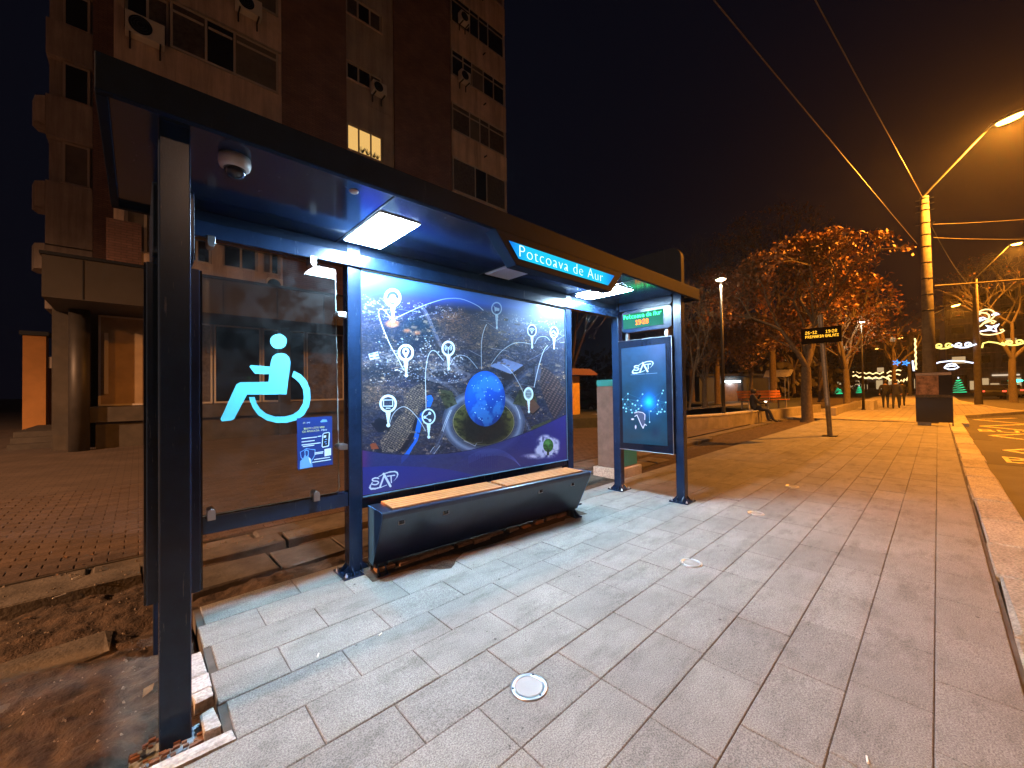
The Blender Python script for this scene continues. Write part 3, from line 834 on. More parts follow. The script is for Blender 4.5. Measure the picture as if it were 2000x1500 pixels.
def paint_screen():
    p = Print(340, 615, [(1214.3, 681.2), (1299.7, 671.1), (1304.5, 871.1), (1218.6, 864.4)])
    E = lambda x, y: (1205 + x / 6.25, 650 + y / 6.25)
    T, Sx = p.T, p.S
    top, mid, bot = np.array((.10, .26, .48)), np.array((.02, .19, .32)), np.array((.02, .16, .25))
    a = np.clip(T / .5, 0, 1)[..., None]; b = np.clip((T - .5) / .5, 0, 1)[..., None]
    p.img[:] = (top * (1 - a) + mid * a) * (1 - b) + bot * b
    n = p.fbm(.05, .05, 4, 5)
    p.img *= (.8 + .4 * n)[..., None]
    p.over(np.exp(-(((Sx - .85) / .35) ** 2 + ((T - .02) / .22) ** 2)) * .45, (.42, .52, .85))
    c = E(395, 845)
    d = np.hypot((p.X - c[0]) / 1.0, (p.Y - c[1]) / 1.25)
    p.add(np.exp(-(d / 22) ** 2) * .35, (.02, .35, 1.0)); p.add(np.exp(-(d / 10) ** 2) * .8, (.05, .55, 1.0))
    r = np.random.default_rng(4)
    pts = [E(*q) for q in ((140, 745), (318, 750), (75, 812), (140, 815), (258, 828), (103, 872), (195, 868), (120, 925), (178, 942), (118, 962), (190, 975), (270, 930), (240, 955), (418, 958), (510, 828), (555, 740), (568, 705), (500, 875), (555, 935), (515, 965), (540, 968), (588, 962), (600, 850), (305, 890), (85, 915), (230, 885), (497, 990))]
    for i in range(len(pts)):
        for j in range(i):
            if math.dist(pts[i], pts[j]) < 19: p.stroke([pts[i], pts[j]], .45, (.3, .7, .95), .4)
    for q in pts[::2]: p.stroke([q, c], .4, (.3, .75, 1), .3)
    for q in pts: p.ell(q[0], q[1], 1.4, 1.6, (.55, .85, 1), .9, 1.2)
    # a pointing hand
    p.fill([E(*q) for q in ((215, 985), (270, 965), (345, 985), (352, 1080), (345, 1120), (330, 1170), (295, 1110), (270, 1040), (240, 1005))], (.25, .28, .42), .9)
    for q in ([E(220, 978), E(265, 965), E(320, 975), E(347, 1000), E(345, 1060)], [E(225, 1020), E(250, 1005), E(275, 1060), E(300, 1120), E(325, 1165)], [E(325, 1165), E(345, 1115), E(365, 1130)]): p.stroke(q, 1.6, (.75, .78, .92), .9)
    p.ell(*E(198, 1055), 3, 1.8, (.8, .8, .95), .9, 1); p.ell(*E(235, 1150), 1.6, 4, (.75, .75, .9), .9, 1)
    p.stroke([E(397, 950), E(404, 1088)], .8, (.5, .7, .9), .7); p.ell(*E(404, 1090), 1.3, 1.6, (.6, .8, 1), .9)
    p.over(np.exp(-(((p.X - E(470, 1210)[0]) / 8) ** 2 + ((p.Y - E(470, 1210)[1]) / 9) ** 2)) * .5, (.02, .08, .22))
    f = lambda x, y: E(195 + (x - 175) * .733, 490 + (y - 1335) * .70 + (x - 175) * 0.0)
    p.sat_logo(f, (.75, .92, 1))
    for x0, x1 in ((175, 230), (238, 345), (358, 495)): p.stroke([E(x0, 514 - (x0 - 175) * .07), E(x1, 514 - (x1 - 175) * .07)], .9, (.5, .7, .95), .8)
    return p.image('screen_picture')

POSTER_IMG = paint_poster()
SCREEN_IMG = paint_screen()
M['poster_print'] = print_mat('poster_print', POSTER_IMG, .4, coat=.5)
M['screen_print'] = print_mat('screen_print', SCREEN_IMG, .15, emit=2.0, base=0)

def add_uv_quad(name, bl, br, tr, tl, material, parent):
    me = bpy.data.meshes.new(name)
    me.from_pydata([bl, br, tr, tl], [], [(0, 1, 2, 3)])
    uv = me.uv_layers.new(name='print')
    for i, c in enumerate(((0, 0), (1, 0), (1, 1), (0, 1))): uv.data[i].uv = c
    me.materials.append(M[material])
    o = bpy.data.objects.new(name, me); COL.objects.link(o)
    o.parent = parent; o.matrix_parent_inverse = Matrix.Translation(-parent_world(parent))
    return o
# ---------------------------------------------------------------- ground, road, pavement
MB().box(-400, 700, -500, 500, -.40, -.20).build('ground', 'ground').__setitem__('kind', 'structure')
road = tag(MB().box(-80, 400, -16, -.55, -.30, -.13).build('road', 'asphalt'), kind='structure')
# worn asphalt patches, gutter strip
mk = MB()
for x0, x1, y0, y1 in ((12.2, 14.3, -1.35, -.62), (17.2, 19.6, -1.0, -.62), (27, 31, -2.6, -1.2)):
    mk.box(x0, x1, y0, y1, -.14, -.126)
mk.build('asphalt_patch', mat('new_asphalt', (.05, .048, .045), .85, bump=(120, .4)), road)
def zig(pts, w, z0=-.14, z1=-.122):
    b = MB()
    for (xa, ya), (xb, yb) in zip(pts, pts[1:]):
        d = Vector((xb - xa, yb - ya, 0)); n = Vector((-d.y, d.x, 0)).normalized() * w / 2
        P = [Vector((xa, ya, 0)) + n, Vector((xa, ya, 0)) - n, Vector((xb, yb, 0)) - n, Vector((xb, yb, 0)) + n]
        b.prism([(p.x, p.y) for p in P], 'z', z0, z1)
        z1 += .0004
    return b
zz = [(8.9 + 1.97 * k, -1.06 if k % 2 else -2.36) for k in range(11)]
zig(zz, .13).build('zigzag_marking', 'mark', road)
for xx in (12.6, 20.2):
    text_build('bus_marking', 'BUS', 1.35, lambda p, xx=xx: Vector((xx + p.y * 1.0, -.85 - p.x * .56, -.126 + p.z)), 'mark', road, extr=.003)

pavement = tag(MB().prism([(-8, -.27), (22, -.27), (22, 3.47), (.268, 3.47), (.268, 2.045), (-8, 2.045)], 'z', -.20, -.010).build('pavement', 'bed'), kind='structure')
tile_me = {}
def slab_mesh(w, d=.283, key='slab'):
    k = (round(w, 3), round(d, 3), key)
    if k not in tile_me:
        b = MB(); b.chbox(-w / 2, w / 2, -d / 2, d / 2, -.05, 0, .0035)
        tile_me[k] = b.mesh('paving_slab', key)
    return tile_me[k]
PH = {-1: 3.41, 0: 2.0, 1: 2.447, 2: 2.2, 3: 1.69, 4: 1.133, 5: .865, 6: 1.12, 7: 1.39, 8: .58, 9: .86, 10: 1.137, 11: .86}
L, Wd, G = .556, .286, .0034
cells = []
for j in range(-1, 12):
    y0 = .04 + Wd * j
    ph = PH[j] % L
    xmin = .27 if j >= 7 else -3.6
    if j == 7: xmin = .30
    k = math.floor((xmin - ph) / L)
    while True:
        a, b_ = ph + k * L, ph + (k + 1) * L
        k += 1
        if a > 21.9: break
        a = max(a, xmin); b_ = min(b_, 22)
        if b_ - a < .06: continue
        cells.append((a + G / 2, b_ - G / 2, y0 + G / 2, y0 + Wd - G / 2))
# a few cut pieces and shifted rows past X=7 keep the bond from looking ruled
def seen_key(c):
    x, y = (c[0] + c[1]) / 2, (c[2] + c[3]) / 2
    ang = math.atan2(y, x) - R(46.9)
    return math.hypot(x, y) + (0 if abs(ang) < R(54) else 100)
holes = [(1.389, 1.393), (3.328, 1.421), (5.144, 1.451), (6.893, 1.469)]
cells.sort(key=seen_key)
rt = random.Random(3)
for i, c in enumerate(cells[:300]):
    o = bpy.data.objects.new('paving_slab', slab_mesh(c[1] - c[0], c[3] - c[2]))
    COL.objects.link(o); o.parent = pavement
    o.location = ((c[0] + c[1]) / 2, (c[2] + c[3]) / 2, rt.uniform(-.002, .0015))
    o.rotation_euler = (rt.uniform(-.005, .005), rt.uniform(-.003, .003), rt.uniform(-.003, .003))
def slab_field(name, cs, material, parent, z=0, c=.0035, jit=.0015):
    b = MB()
    for q in cs:
        dz = rt.uniform(-jit, jit)
        b.chbox(*q, z - .05 + dz, z + dz, c)
    o = b.build(name, material, parent)
    at = o.data.attributes.new('tint', 'FLOAT', 'POINT')
    t = np.repeat(RNG.random(len(cs)), 12).astype(np.float32)
    at.data.foreach_set('value', t)
    return tag(o, kind='stuff')
slab_field('far_paving_slabs', cells[300:], 'slab', pavement)

# kerb: single stones, chipped
kerb = tag(MB().box(-8, 22, -.58, -.29, -.28, -.06).build('kerb', 'bed'), kind='structure')
x = -3.2; rk = random.Random(11); n = 0
while x < 21.8:
    ln = rk.uniform(.86, 1.08)
    b = MB(); b.chbox(0, ln - .014, -.155, .165, -.16, 0, .018)
    b.v = [(v[0] + rk.uniform(-.008, .008), v[1] + rk.uniform(-.009, .009), v[2] + rk.uniform(-.006, .004)) for v in b.v]
    o = b.build('kerb_stone', 'kerbstone', kerb); o.location = (x, -.435 + rk.uniform(-.012, .012), rk.uniform(-.006, .006))
    o.rotation_euler = (0, 0, rk.uniform(-.006, .006))
    x += ln
# pavement beyond the bus bay (widens into the street), and the plaza side
pf = tag(MB().prism([(22.003, -.30), (22.6, -.62), (27.5, -.75), (33.2, -2.95), (37, -2.2), (52, -1.0), (120, -1.0), (120, 5.2), (22.003, 5.2)], 'z', -.2, -.001).build('far_pavement', 'slab_far'), kind='structure')
kb = MB()
pts = [(21.95, -.60), (27.4, -.66), (33.2, -2.98), (37, -2.3), (52, -1.1), (110, -1.1)]
for (xa, ya), (xb, yb) in zip(pts, pts[1:]):
    nseg = max(1, int(math.hypot(xb - xa, yb - ya) / 1.05))
    for k in range(nseg if nseg < 60 else 40):
        t0, t1 = k / nseg, (k + .975) / nseg
        d = Vector((xb - xa, yb - ya, 0)).normalized(); nn = Vector((-d.y, d.x, 0)) * .15
        A_, B_ = Vector((xa + (xb - xa) * t0, ya + (yb - ya) * t0, 0)), Vector((xa + (xb - xa) * t1, ya + (yb - ya) * t1, 0))
        kb.prism([((A_ - nn).x, (A_ - nn).y), ((B_ - nn).x, (B_ - nn).y), ((B_ + nn).x, (B_ + nn).y), ((A_ + nn).x, (A_ + nn).y)], 'z', -.2, .008 + rk.uniform(-.004, .004))
tag(kb.build('far_kerb', 'kerbstone'), kind='structure')

# soil and broken old slabs left of and behind the shelter
soil_v = MB(); nx, ny = 60, 40
import mathutils.noise as mn
def soil_z(x, y):
    z = -.075 + .05 * mn.noise(Vector((x * 1.6, y * 1.6, 1))) + .026 * mn.noise(Vector((x * 6, y * 6, 4))) + .014 * mn.noise(Vector((x * 17, y * 17, 7)))
    pit = math.exp(-(((x - .02) / .16) ** 2 + ((y - 2.27) / .15) ** 2))
    z -= .07 * pit
    if y > 3.75: z = min(z, -.03)
    return z
X0, X1, Y0, Y1 = -9.0, 22.0, 1.6, 4.95
xs = list(np.concatenate([np.linspace(X0, -1.6, 20, endpoint=False), np.linspace(-1.6, 1.6, 190, endpoint=False), np.linspace(1.6, X1, 60)]))
ys = list(np.linspace(Y0, Y1, 190))
for yy in ys:
    for xx in xs:
        inside = xx > .262 and yy < 3.44 or yy < 2.10 - (0.02 if xx < -.05 else 0) and xx > -3.6
        soil_v.v.append((xx, yy, -.16 if inside else soil_z(xx, yy)))
nxs = len(xs)
for j in range(len(ys) - 1):
    for i in range(nxs - 1):
        soil_v.face([j * nxs + i, j * nxs + i + 1, (j + 1) * nxs + i + 1, (j + 1) * nxs + i])
soil = smoothed(soil_v.build('soil', 'soil')); soil['kind'] = 'structure'

old = tag(MB().box(-9, 21.5, 4.70, 4.985, -.20, -.03).build('old_edging', 'old_concrete'), kind='structure')
def rough_stone(parent, x0, x1, y0, y1, z0, z1, material, name, r, jit=.012, c=.012):
    b = MB(); b.chbox(x0, x1, y0, y1, z0, z1, c)
    b.v = [(v[0] + r.uniform(-jit, jit), v[1] + r.uniform(-jit, jit), v[2] + r.uniform(-jit, jit) * .5) for v in b.v]
    return b.build(name, material, parent)
ro = random.Random(5)
x = -5.0
while x < 11:
    ln = ro.uniform(.75, 1.2)
    rough_stone(old, x, x + ln - .02, 4.42, 4.70, -.15, .012 + ro.uniform(-.012, .012), 'old_concrete', 'edging_stone', ro, .012)
    x += ln
x = -4.8
while x < 11:
    ln = ro.uniform(.9, 1.4)
    rough_stone(old, x, x + ln - .03, 4.715, 4.97, -.15, -.012 + ro.uniform(-.012, .01), 'old_concrete', 'edging_slab', ro, .01)
    x += ln
x = .30
while x < 8:
    ln = ro.uniform(.5, .62)
    rough_stone(old, x, x + ln - .015, 3.86 + ro.uniform(-.02, .02), 4.32, -.15, -.035 + ro.uniform(-.012, .01), 'old_concrete', 'broken_slab', ro, .012)
    x += ln
for x0, x1, y0, y1, z in ((-1.0, -.35, 2.98, 3.2, -.062), (-1.0, -.15, 3.42, 3.66, -.06), (-1.9, -.7, 3.72, 4.1, -.05)):
    rough_stone(old, x0, x1, y0, y1, -.2, z, 'old_concrete', 'broken_slab', ro, .04, .02)

# brick plaza
plaza = tag(MB().box(-60, 60, 5.0, 60, -.20, -.012).build('plaza', 'bed'), kind='structure')
bc = []
for j in range(40):
    y0 = 5.01 + j * .1
    for k in range(-14, 44):
        x0 = k * .2 + (.1 if j % 2 else 0)
        bc.append((x0 + .003, x0 + .197, y0 + .003, y0 + .097))
bc.sort(key=lambda c: math.hypot((c[0] + c[1]) / 2 - .2, (c[2] + c[3]) / 2) + (0 if -1.2 < c[0] < 1.8 else 3))
bm_ = MB().chbox(-.097, .097, -.047, .047, -.05, 0, .005).mesh('brick', 'brick')
for c in bc[:300]:
    o = bpy.data.objects.new('brick', bm_); COL.objects.link(o); o.parent = plaza
    o.location = ((c[0] + c[1]) / 2, (c[2] + c[3]) / 2, rt.uniform(-.004, .003))
    o.rotation_euler = (rt.uniform(-.03, .03), rt.uniform(-.015, .015), rt.uniform(-.015, .015))
slab_field('plaza_bricks', bc[300:], 'brick', plaza, 0, .005, .003)
MB().box(-60, -2.83, 5.0, 60, -.19, -.001).box(8.83, 60, 5.0, 60, -.19, -.001).box(-2.82, 8.82, 9.015, 60, -.19, -.001).build('plaza_far', 'brick_far', plaza)
SYMBOL = [('head', [(0.791, 1.828), (0.788, 1.811), (0.781, 1.795), (0.768, 1.782), (0.753, 1.773), (0.737, 1.769), (0.72, 1.771), (0.705, 1.778), (0.694, 1.789), (0.686, 1.804), (0.684, 1.82), (0.686, 1.837), (0.694, 1.853), (0.706, 1.866), (0.721, 1.875), (0.737, 1.879), (0.754, 1.878), (0.769, 1.871), (0.781, 1.86), (0.789, 1.845)]), ('body', [(0.688, 1.682), (0.699, 1.713), (0.722, 1.734), (0.754, 1.741), (0.784, 1.735), (0.804, 1.714), (0.813, 1.679), (0.811, 1.656), (0.785, 1.44), (0.542, 1.444), (0.467, 1.282), (0.451, 1.273), (0.4, 1.27), (0.392, 1.285), (0.482, 1.514), (0.504, 1.528), (0.671, 1.532), (0.676, 1.586), (0.59, 1.587), (0.557, 1.636), (0.567, 1.647), (0.682, 1.64)]), ('wheel', [(0.835, 1.613), (0.884, 1.587), (0.921, 1.54), (0.944, 1.477), (0.948, 1.413), (0.933, 1.342), (0.897, 1.283), (0.847, 1.249), (0.784, 1.234), (0.717, 1.239), (0.658, 1.26), (0.607, 1.299), (0.574, 1.353), (0.557, 1.407), (0.554, 1.426), (0.586, 1.426), (0.596, 1.384), (0.619, 1.342), (0.654, 1.308), (0.71, 1.284), (0.771, 1.281), (0.829, 1.295), (0.868, 1.326), (0.894, 1.372), (0.9, 1.422), (0.895, 1.477), (0.872, 1.524), (0.841, 1.556), (0.82, 1.569)])]
# ---------------------------------------------------------------- the bus shelter
sh = empty('bus_shelter', (2.6, 2.7, 0), 'dark blue steel bus shelter with lit roof panels and a large city poster', 'bus shelter')
def wy(x):                      # the back wall runs very slightly out of square
    return 3.212 - .0215 * (x - 1.22)
ZR, ZT, YF, YB = 2.61, 2.752, 2.148, 3.46
# roof: a tray with a fascia all round and a recessed soffit
b = MB()
b.box(-.12, 5.455, YF, YB, ZR + .03, ZT)
roof = b.build('roof', 'soffit', sh, bevel=.006)
f = MB(); f.box(-.122, 5.457, YF - .003, YF + .035, ZR, ZT + .004); f.box(-.122, 5.457, YB - .035, YB + .003, ZR, ZT + .004)
f.box(-.123, -.088, YF + .035, YB - .035, ZR, ZT + .003); f.box(5.423, 5.458, YF + .035, YB - .035, ZR, ZT + .003)
f.build('fascia', 'fascia', roof, bevel=.004)
for x in (1.14, 2.545, 3.95): MB().box(x - .004, x + .004, YF + .036, YB - .036, ZR + .024, ZR + .031).build('soffit_seam', 'dark_steel', roof)
# posts: near end pair, mid, panel, far end pair (each with a bolted foot)
def post(x0, x1, y0, y1, foot=True, ztop=ZR + .032):
    o = MB().box(x0, x1, y0, y1, .012 if foot else -.12, ztop).build('post', 'navy', sh, bevel=.006)
    if foot:
        xc, yc = (x0 + x1) / 2, (y0 + y1) / 2
        p = MB().box(xc - .12, xc + .12, yc - .12, yc + .12, -.004, .012)
        for sx, sy in ((1, 0), (-1, 0), (0, 1), (0, -1)):
            for off in (-.035, .035):
                if sx:
                    e = x1 if sx > 0 else x0
                    p.prism([(e, .012), (e + sx * .055, .012), (e, .075)], 'y', yc + off - .004, yc + off + .004)
                else:
                    e = y1 if sy > 0 else y0
                    p.prism([(e, .012), (e + sy * .055, .012), (e, .075)], 'x', xc + off - .004, xc + off + .004)
        p.build('foot', 'navy', o)
        bt = MB()
        for dx in (-.095, .095):
            for dy in (-.095, .095): bt.lathe([(.011, 0), (.011, .012), (.006, .016), (.006, .028)], xc + dx, yc + dy, .012, 6)
        bt.build('bolts', 'steel', o)
    return o
post(.062, .17, 2.262, 2.37, False)
post(.062, .17, wy(.1) - .05, wy(.1) + .058, False)
post(1.22, 1.326, wy(1.2), wy(1.2) + .105)
post(3.892, 4.0, wy(3.95), wy(3.95) + .105)
post(5.008, 5.11, 2.20, 2.308)
post(5.008, 5.11, wy(5.05) - .02, wy(5.05) + .09)
# rails of the back wall
def railbox(x0, x1, d0, d1, z0, z1):
    return [(x0, wy(x0) + d0), (x1, wy(x1) + d0), (x1, wy(x1) + d1), (x0, wy(x0) + d1)], z0, z1
b = MB(); p, z0, z1 = railbox(.171, 1.219, .012, .092, .545, .655); b.prism(p, 'z', z0, z1); b.build('bottom_rail', 'navy', sh, bevel=.005)
b = MB(); p, z0, z1 = railbox(.171, 5.007, -.028, .066, 2.462, 2.565); b.prism(p, 'z', z0, z1); b.build('top_beam', 'navy', sh, bevel=.005)
b = MB(); p, z0, z1 = railbox(.171, 5.007, .004, .058, 2.566, 2.638); b.prism(p, 'z', z0, z1); b.build('header', 'fascia', sh)
b = MB(); p, z0, z1 = railbox(1.327, 3.891, .02, .085, .50, .578); b.prism(p, 'z', z0, z1); b.build('panel_rail', 'navy', sh, bevel=.005)
# clear pane with rounded corners, clamps, film symbol
def rrect(x0, x1, z0, z1, r, n=5):
    out = []
    for cx, cz, a in ((x1 - r, z0 + r, -90), (x1 - r, z1 - r, 0), (x0 + r, z1 - r, 90), (x0 + r, z0 + r, 180)):
        for k in range(n + 1):
            t = R(a + 90 * k / n); out.append((cx + r * math.cos(t), cz + r * math.sin(t)))
    return out
pane = MB().prism(rrect(.235, 1.148, .672, 2.452, .035), 'y', 0, .010)
def gy(x, z): return wy(.69) + .018 + (x - .69) * .011 + (z - 1.56) * .029      # the pane leans forward a little
pane.xf(lambda v: Vector((v.x, gy(v.x, v.z) + v.y, v.z)))
gl = pane.build('glass_pane', 'glass', sh)
ed = MB()
rr = rrect(.235, 1.148, .672, 2.452, .035)
ed.tube([(x, gy(x, z) + .005, z) for x, z in rr + rr[:1]], .0032, 5, False)
ed.build('pane_edge', mat('ground_glass_edge', (.55, .68, .66), .25), gl)
def clamp(x, z, dx, dz):
    b = MB()
    w = .022
    if dz: pts = [(x - w, z), (x + w, z)] + [(x + w * math.cos(t), z + dz * .05 + dz * w * math.sin(t)) for t in [k * math.pi / 6 for k in range(7)]]
    else: pts = [(x, z + w), (x, z - w)] + [(x + dx * .05 + dx * w * math.sin(t), z - w * math.cos(t)) for t in [k * math.pi / 6 for k in range(7)]]
    b.prism(pts, 'y', -.034, .066)
    b.xf(lambda v: Vector((v.x, wy(v.x) + v.y, v.z)))
    b.build('glass_clamp', 'steel', sh, bevel=.003)
for x, z, dx, dz in ((.344, 2.478, 0, -1), (.958, 2.478, 0, -1), (1.2, 2.06, -1, 0), (1.2, 1.022, -1, 0), (.341, .640, 0, 1), (.972, .640, 0, 1)): clamp(x, z, dx, dz)
# accessible-bay symbol (seen-through film on the pane)
WC = SYMBOL
for nm, poly in WC:
    b = MB().prism(poly, 'y', 0, .0015)
    b.xf(lambda v: Vector((v.x, gy(v.x, v.z) - .0025 + v.y, v.z)))
    b.build('wheelchair_symbol', 'cyan', gl)
# city poster behind glass, frame
y0, y1 = wy(1.33) + .004, wy(3.89) + .004
bk = MB().prism([(1.328, y0 + .002), (3.890, y1 + .002), (3.890, y1 + .05), (1.328, y0 + .05)], 'z', .581, 2.459).build('poster_panel', 'dark_steel', sh)
pp = add_uv_quad('poster', (1.330, y0, .610), (3.868, y1, .580), (3.868, y1, 2.448), (1.330, y0, 2.452), 'poster_print', bk)
fr = MB()
for (xa, za), (xb, zb) in (((1.328, .598), (3.889, .574)), ((3.878, .58), (3.878, 2.455))):
    fr.tube([(xa, wy(xa) - .002, za), (xb, wy(xb) - .002, zb)], .006, 6)
fr.build('poster_frame', mat('blue_aluminium', (.16, .32, .55), .3, metal=.6), bk)
MB().tube([(1.33, wy(1.33) - .003, 2.456), (3.88, wy(3.88) - .003, 2.452)], .010, 6).build('poster_seal', 'rubber', bk)
# roof lights
for x0, x1, on in ((1.165, 1.45, 1), (2.576, 2.882, 0), (4.04, 4.335, 1)):
    t = MB().box(x0 - .012, x1 + .012, 2.478, 3.118, ZR + .020, ZR + .0295).build('light_panel', 'white_plastic', sh)
    if not on: t['label'] = 'unlit roof light panel'
    MB().box(x0, x1, 2.49, 3.106, ZR + .015, ZR + .0195).build('diffuser', 'panel_on' if on else 'panel_off', t)
# small sensor bulge and near-left scuffs
MB().lathe([(.0, -.012), (.02, -.01), (.028, 0)], .93, 2.34, ZR + .03, 14).build('sensor', 'white_plastic', roof)
# stop-name box hanging under the front edge
SB = [(1.862, 2.612), (3.556, 2.612), (3.352, 2.388), (2.073, 2.388)]
b = MB().prism(SB, 'y', YF - .004, YF + .105)
sb = b.build('stop_name_box', 'fascia', sh, bevel=.004)
face = [(1.996, 2.553), (3.397, 2.553), (3.287, 2.441), (2.094, 2.441)]
MB().prism(face, 'y', YF - .0075, YF - .0045).build('lit_face', 'stop_face', sb)
text_build('stop_name', 'Potcoava de Aur', .134, lambda p: Vector((2.088 + p.x, YF - .0085 - p.z, 2.456 + p.y)), 'stop_text', sb, extr=.001, xs=1.11, spacing=1.10, thin=-.0032)
# end walls: led sign box, display case, small struts
def end_wall(xc, xa, xb, ya, yb, zc0, zc1, zl0, zl1, far):
    case = MB().box(xa, xb, ya, yb, zc0, zc1).build('display_case', 'navy', sh, bevel=.004)
    for xs, sg in ((xa, -1), (xb, 1)):
        MB().box(*sorted((xs + sg * .0005, xs + sg * .008)), ya + .004, yb - .004, zc0 + .004, zc1 - .004).build('glass_front', 'black_frame', case)
    if far:
        x = xa - .0095
        add_uv_quad('screen', (x, 3.032, .690), (x, 2.390, .701), (x, 2.394, 2.021), (x, 3.036, 2.009), 'screen_print', case)
        tr = MB()
        for a, c in (((ya, zc0), (yb, zc0)), ((ya, zc1), (yb, zc1)), ((ya, zc0), (ya, zc1))):
            tr.tube([(xa - .006, a[0], a[1]), (xa - .006, c[0], c[1])], .006, 6)
        tr.build('case_trim', 'steel', case)
    # led sign with a rounded nose
    hh = (zl1 - zl0) / 2; zm = (zl0 + zl1) / 2
    prof = rrect(ya + .004, yb - .05, zl0, zl1, .05, 6)
    led = MB().prism(prof, 'x', xa + .02, xb - .02).build('led_sign', 'navy', sh, bevel=.004)
    if far:
        MB().box(xa + .012, xa + .021, ya + .115, yb - .075, zl0 + .055, zl1 - .045).build('led_window', 'led_back', led)
        for tx, ytop, dot, m_, ctr in (('Potcoava de Aur', zl1 - .064, .0079, 'led_green', None), ('19:28', zl1 - .150, .0092, 'led_red', None)):
            dots, w = led_text(tx, 0, ytop, dot)
            yl = (ya + .115 + yb - .075) / 2 + w / 2
            d = MB()
            for u, z in dots:
                d.box(xa + .0075, xa + .0115, yl - u - dot * .42, yl - u + dot * .42, z - dot * .42, z + dot * .42)
            d.build('led_text', m_, led)
    st = MB()
    for y in (ya + .10, yb - .10): st.box(xc - .02, xc + .02, y - .02, y + .02, zc1 + .001, zl0 - .001)
    st.build('strut', 'steel', sh)
    return case
end_wall(.118, .024, .212, 2.372, 3.07, .53, 2.04, 2.075, 2.42, False)
end_wall(5.055, 4.972, 5.146, 2.312, 3.085, .60, 2.113, 2.225, 2.53, True)
# upper infill plate with rounded end, above the led sign at the far end
MB().prism(rrect(2.31, 3.08, 2.535, 2.637, .03), 'x', 4.993, 5.12).build('header_plate', 'navy', sh)
# fin above the roof at the far end
fin = [(2.19, ZT + .006), (3.08, ZT + .006), (3.08, 3.25), (2.33, 3.25)] + [(2.33 - .14 * math.sin(t), 3.11 + .14 * math.cos(t)) for t in [k * math.pi / 14 for k in range(1, 8)]]
MB().prism(fin, 'x', 5.01, 5.10).build('roof_fin', 'fascia', sh, bevel=.004)

# dome camera under the roof
cm = empty('security_camera', (.354, 2.40, ZR + .03), 'white dome security camera with smoked bubble under the shelter roof', 'camera')
smoothed(MB().lathe([(.068, 0), (.07, -.03), (.065, -.050), (.052, -.060)], .354, 2.40, ZR + .03, 28).build('housing', 'white_plastic', cm))
smoothed(MB().lathe([(.049, -.058), (.045, -.080), (.031, -.098), (.011, -.106), (0, -.107)], .354, 2.40, ZR + .03, 24).build('bubble', 'dome_glass', cm))

# flyer stuck on the pane
fl = empty('flyer', (.98, wy(.98), 1.08), 'blue ticket flyer with yellow heading stuck on the shelter glass', 'flyer')
def fw(u, t, d=0):              # u right 0..1, t down 0..1
    x = .850 + .250 * u; z0 = 1.264 + .004 * u; z1 = .886 + .004 * u
    z = z0 + (z1 - z0) * t
    return Vector((x, gy(x, z) - .0035 - d, z))
def fpoly(pts, name, m_, d=.0008, parent=None):
    b = MB(); n = len(pts)
    b.v = [tuple(fw(u, t, d)) for u, t in pts] + [tuple(fw(u, t, d - .0007)) for u, t in pts]
    b.face(list(range(n))); b.face(list(range(2 * n - 1, n - 1, -1)))
    for i in range(n): b.face([i, (i + 1) % n, n + (i + 1) % n, n + i])
    return b.build(name, m_, parent or fl)
M['fl_navy'] = mat('flyer_navy', (.012, .035, .20), .35); M['fl_white'] = mat('flyer_white', (.72, .85, .95), .5); M['fl_yellow'] = mat('flyer_yellow', (.85, .85, .25), .5); M['fl_blue'] = mat('flyer_light_blue', (.16, .40, .85), .5); M['fl_black'] = mat('flyer_black', (.008, .012, .03), .4)
fpoly([(0, 0), (1, 0), (1, 1), (0, 1)], 'sheet', 'fl_navy', .0010)
def ftext(body, size, u, t, m_, xs=1):
    text_build('heading', body, size, lambda p: fw(u + p.x / .25, t - p.y / .378, .0016 + p.z), m_, fl, extr=.0002, xs=xs)
ftext('24', .017, .16, .115, 'fl_yellow'); ftext('pay', .017, .27, .110, 'fl_white')
ftext('BILETE CÂTE VREI', .0185, .185, .232, 'fl_yellow', 1.0); ftext('CU APLICAȚIA', .0185, .14, .290, 'fl_yellow', 1.0); ftext('24pay', .0185, .67, .285, 'fl_white', 1.0)
fpoly([(.66, .095), (.72, .06), (.84, .07), (.86, .115), (.66, .115)], 'badge', 'fl_blue', .0014)
for u0, u1, t in ((.12, .55, .405), (.57, .68, .395), (.12, .48, .47), (.12, .65, .53), (.15, .47, .562), (.39, .73, .715), (.41, .72, .74), (.46, .92, .845), (.40, .95, .895)):
    fpoly([(u0, t - .008), (u1, t - .012), (u1, t + .004), (u0, t + .008)], 'text_line', 'fl_white', .0014)
fpoly([(.745, .335), (.90, .325), (.93, .35), (.90, .60), (.87, .62), (.71, .63), (.68, .60), (.71, .36)], 'phone', 'fl_white', .0014)
fpoly([(.755, .35), (.89, .34), (.90, .355), (.875, .585), (.86, .60), (.72, .61), (.705, .595), (.735, .365)], 'phone_screen', 'fl_black', .0018)
fpoly([(.745, .39), (.82, .385), (.81, .43), (.74, .435)], 'phone_tile', 'fl_white', .0022)
for a, b_ in (((.78, .47), (.84, .47)), ((.76, .52), (.82, .515)), ((.79, .56), (.83, .556))):
    fpoly([(a[0], a[1] - .008), (b_[0], b_[1] - .008), (b_[0], b_[1] + .008), (a[0], a[1] + .008)], 'phone_tile', 'fl_blue', .0022)
fpoly([(.07, .66), (.17, .63), (.25, .60), (.36, .625), (.50, .645), (.49, .76), (.40, .86), (.32, .89), (.17, .84), (.09, .77)], 'shield', 'fl_blue', .0014)
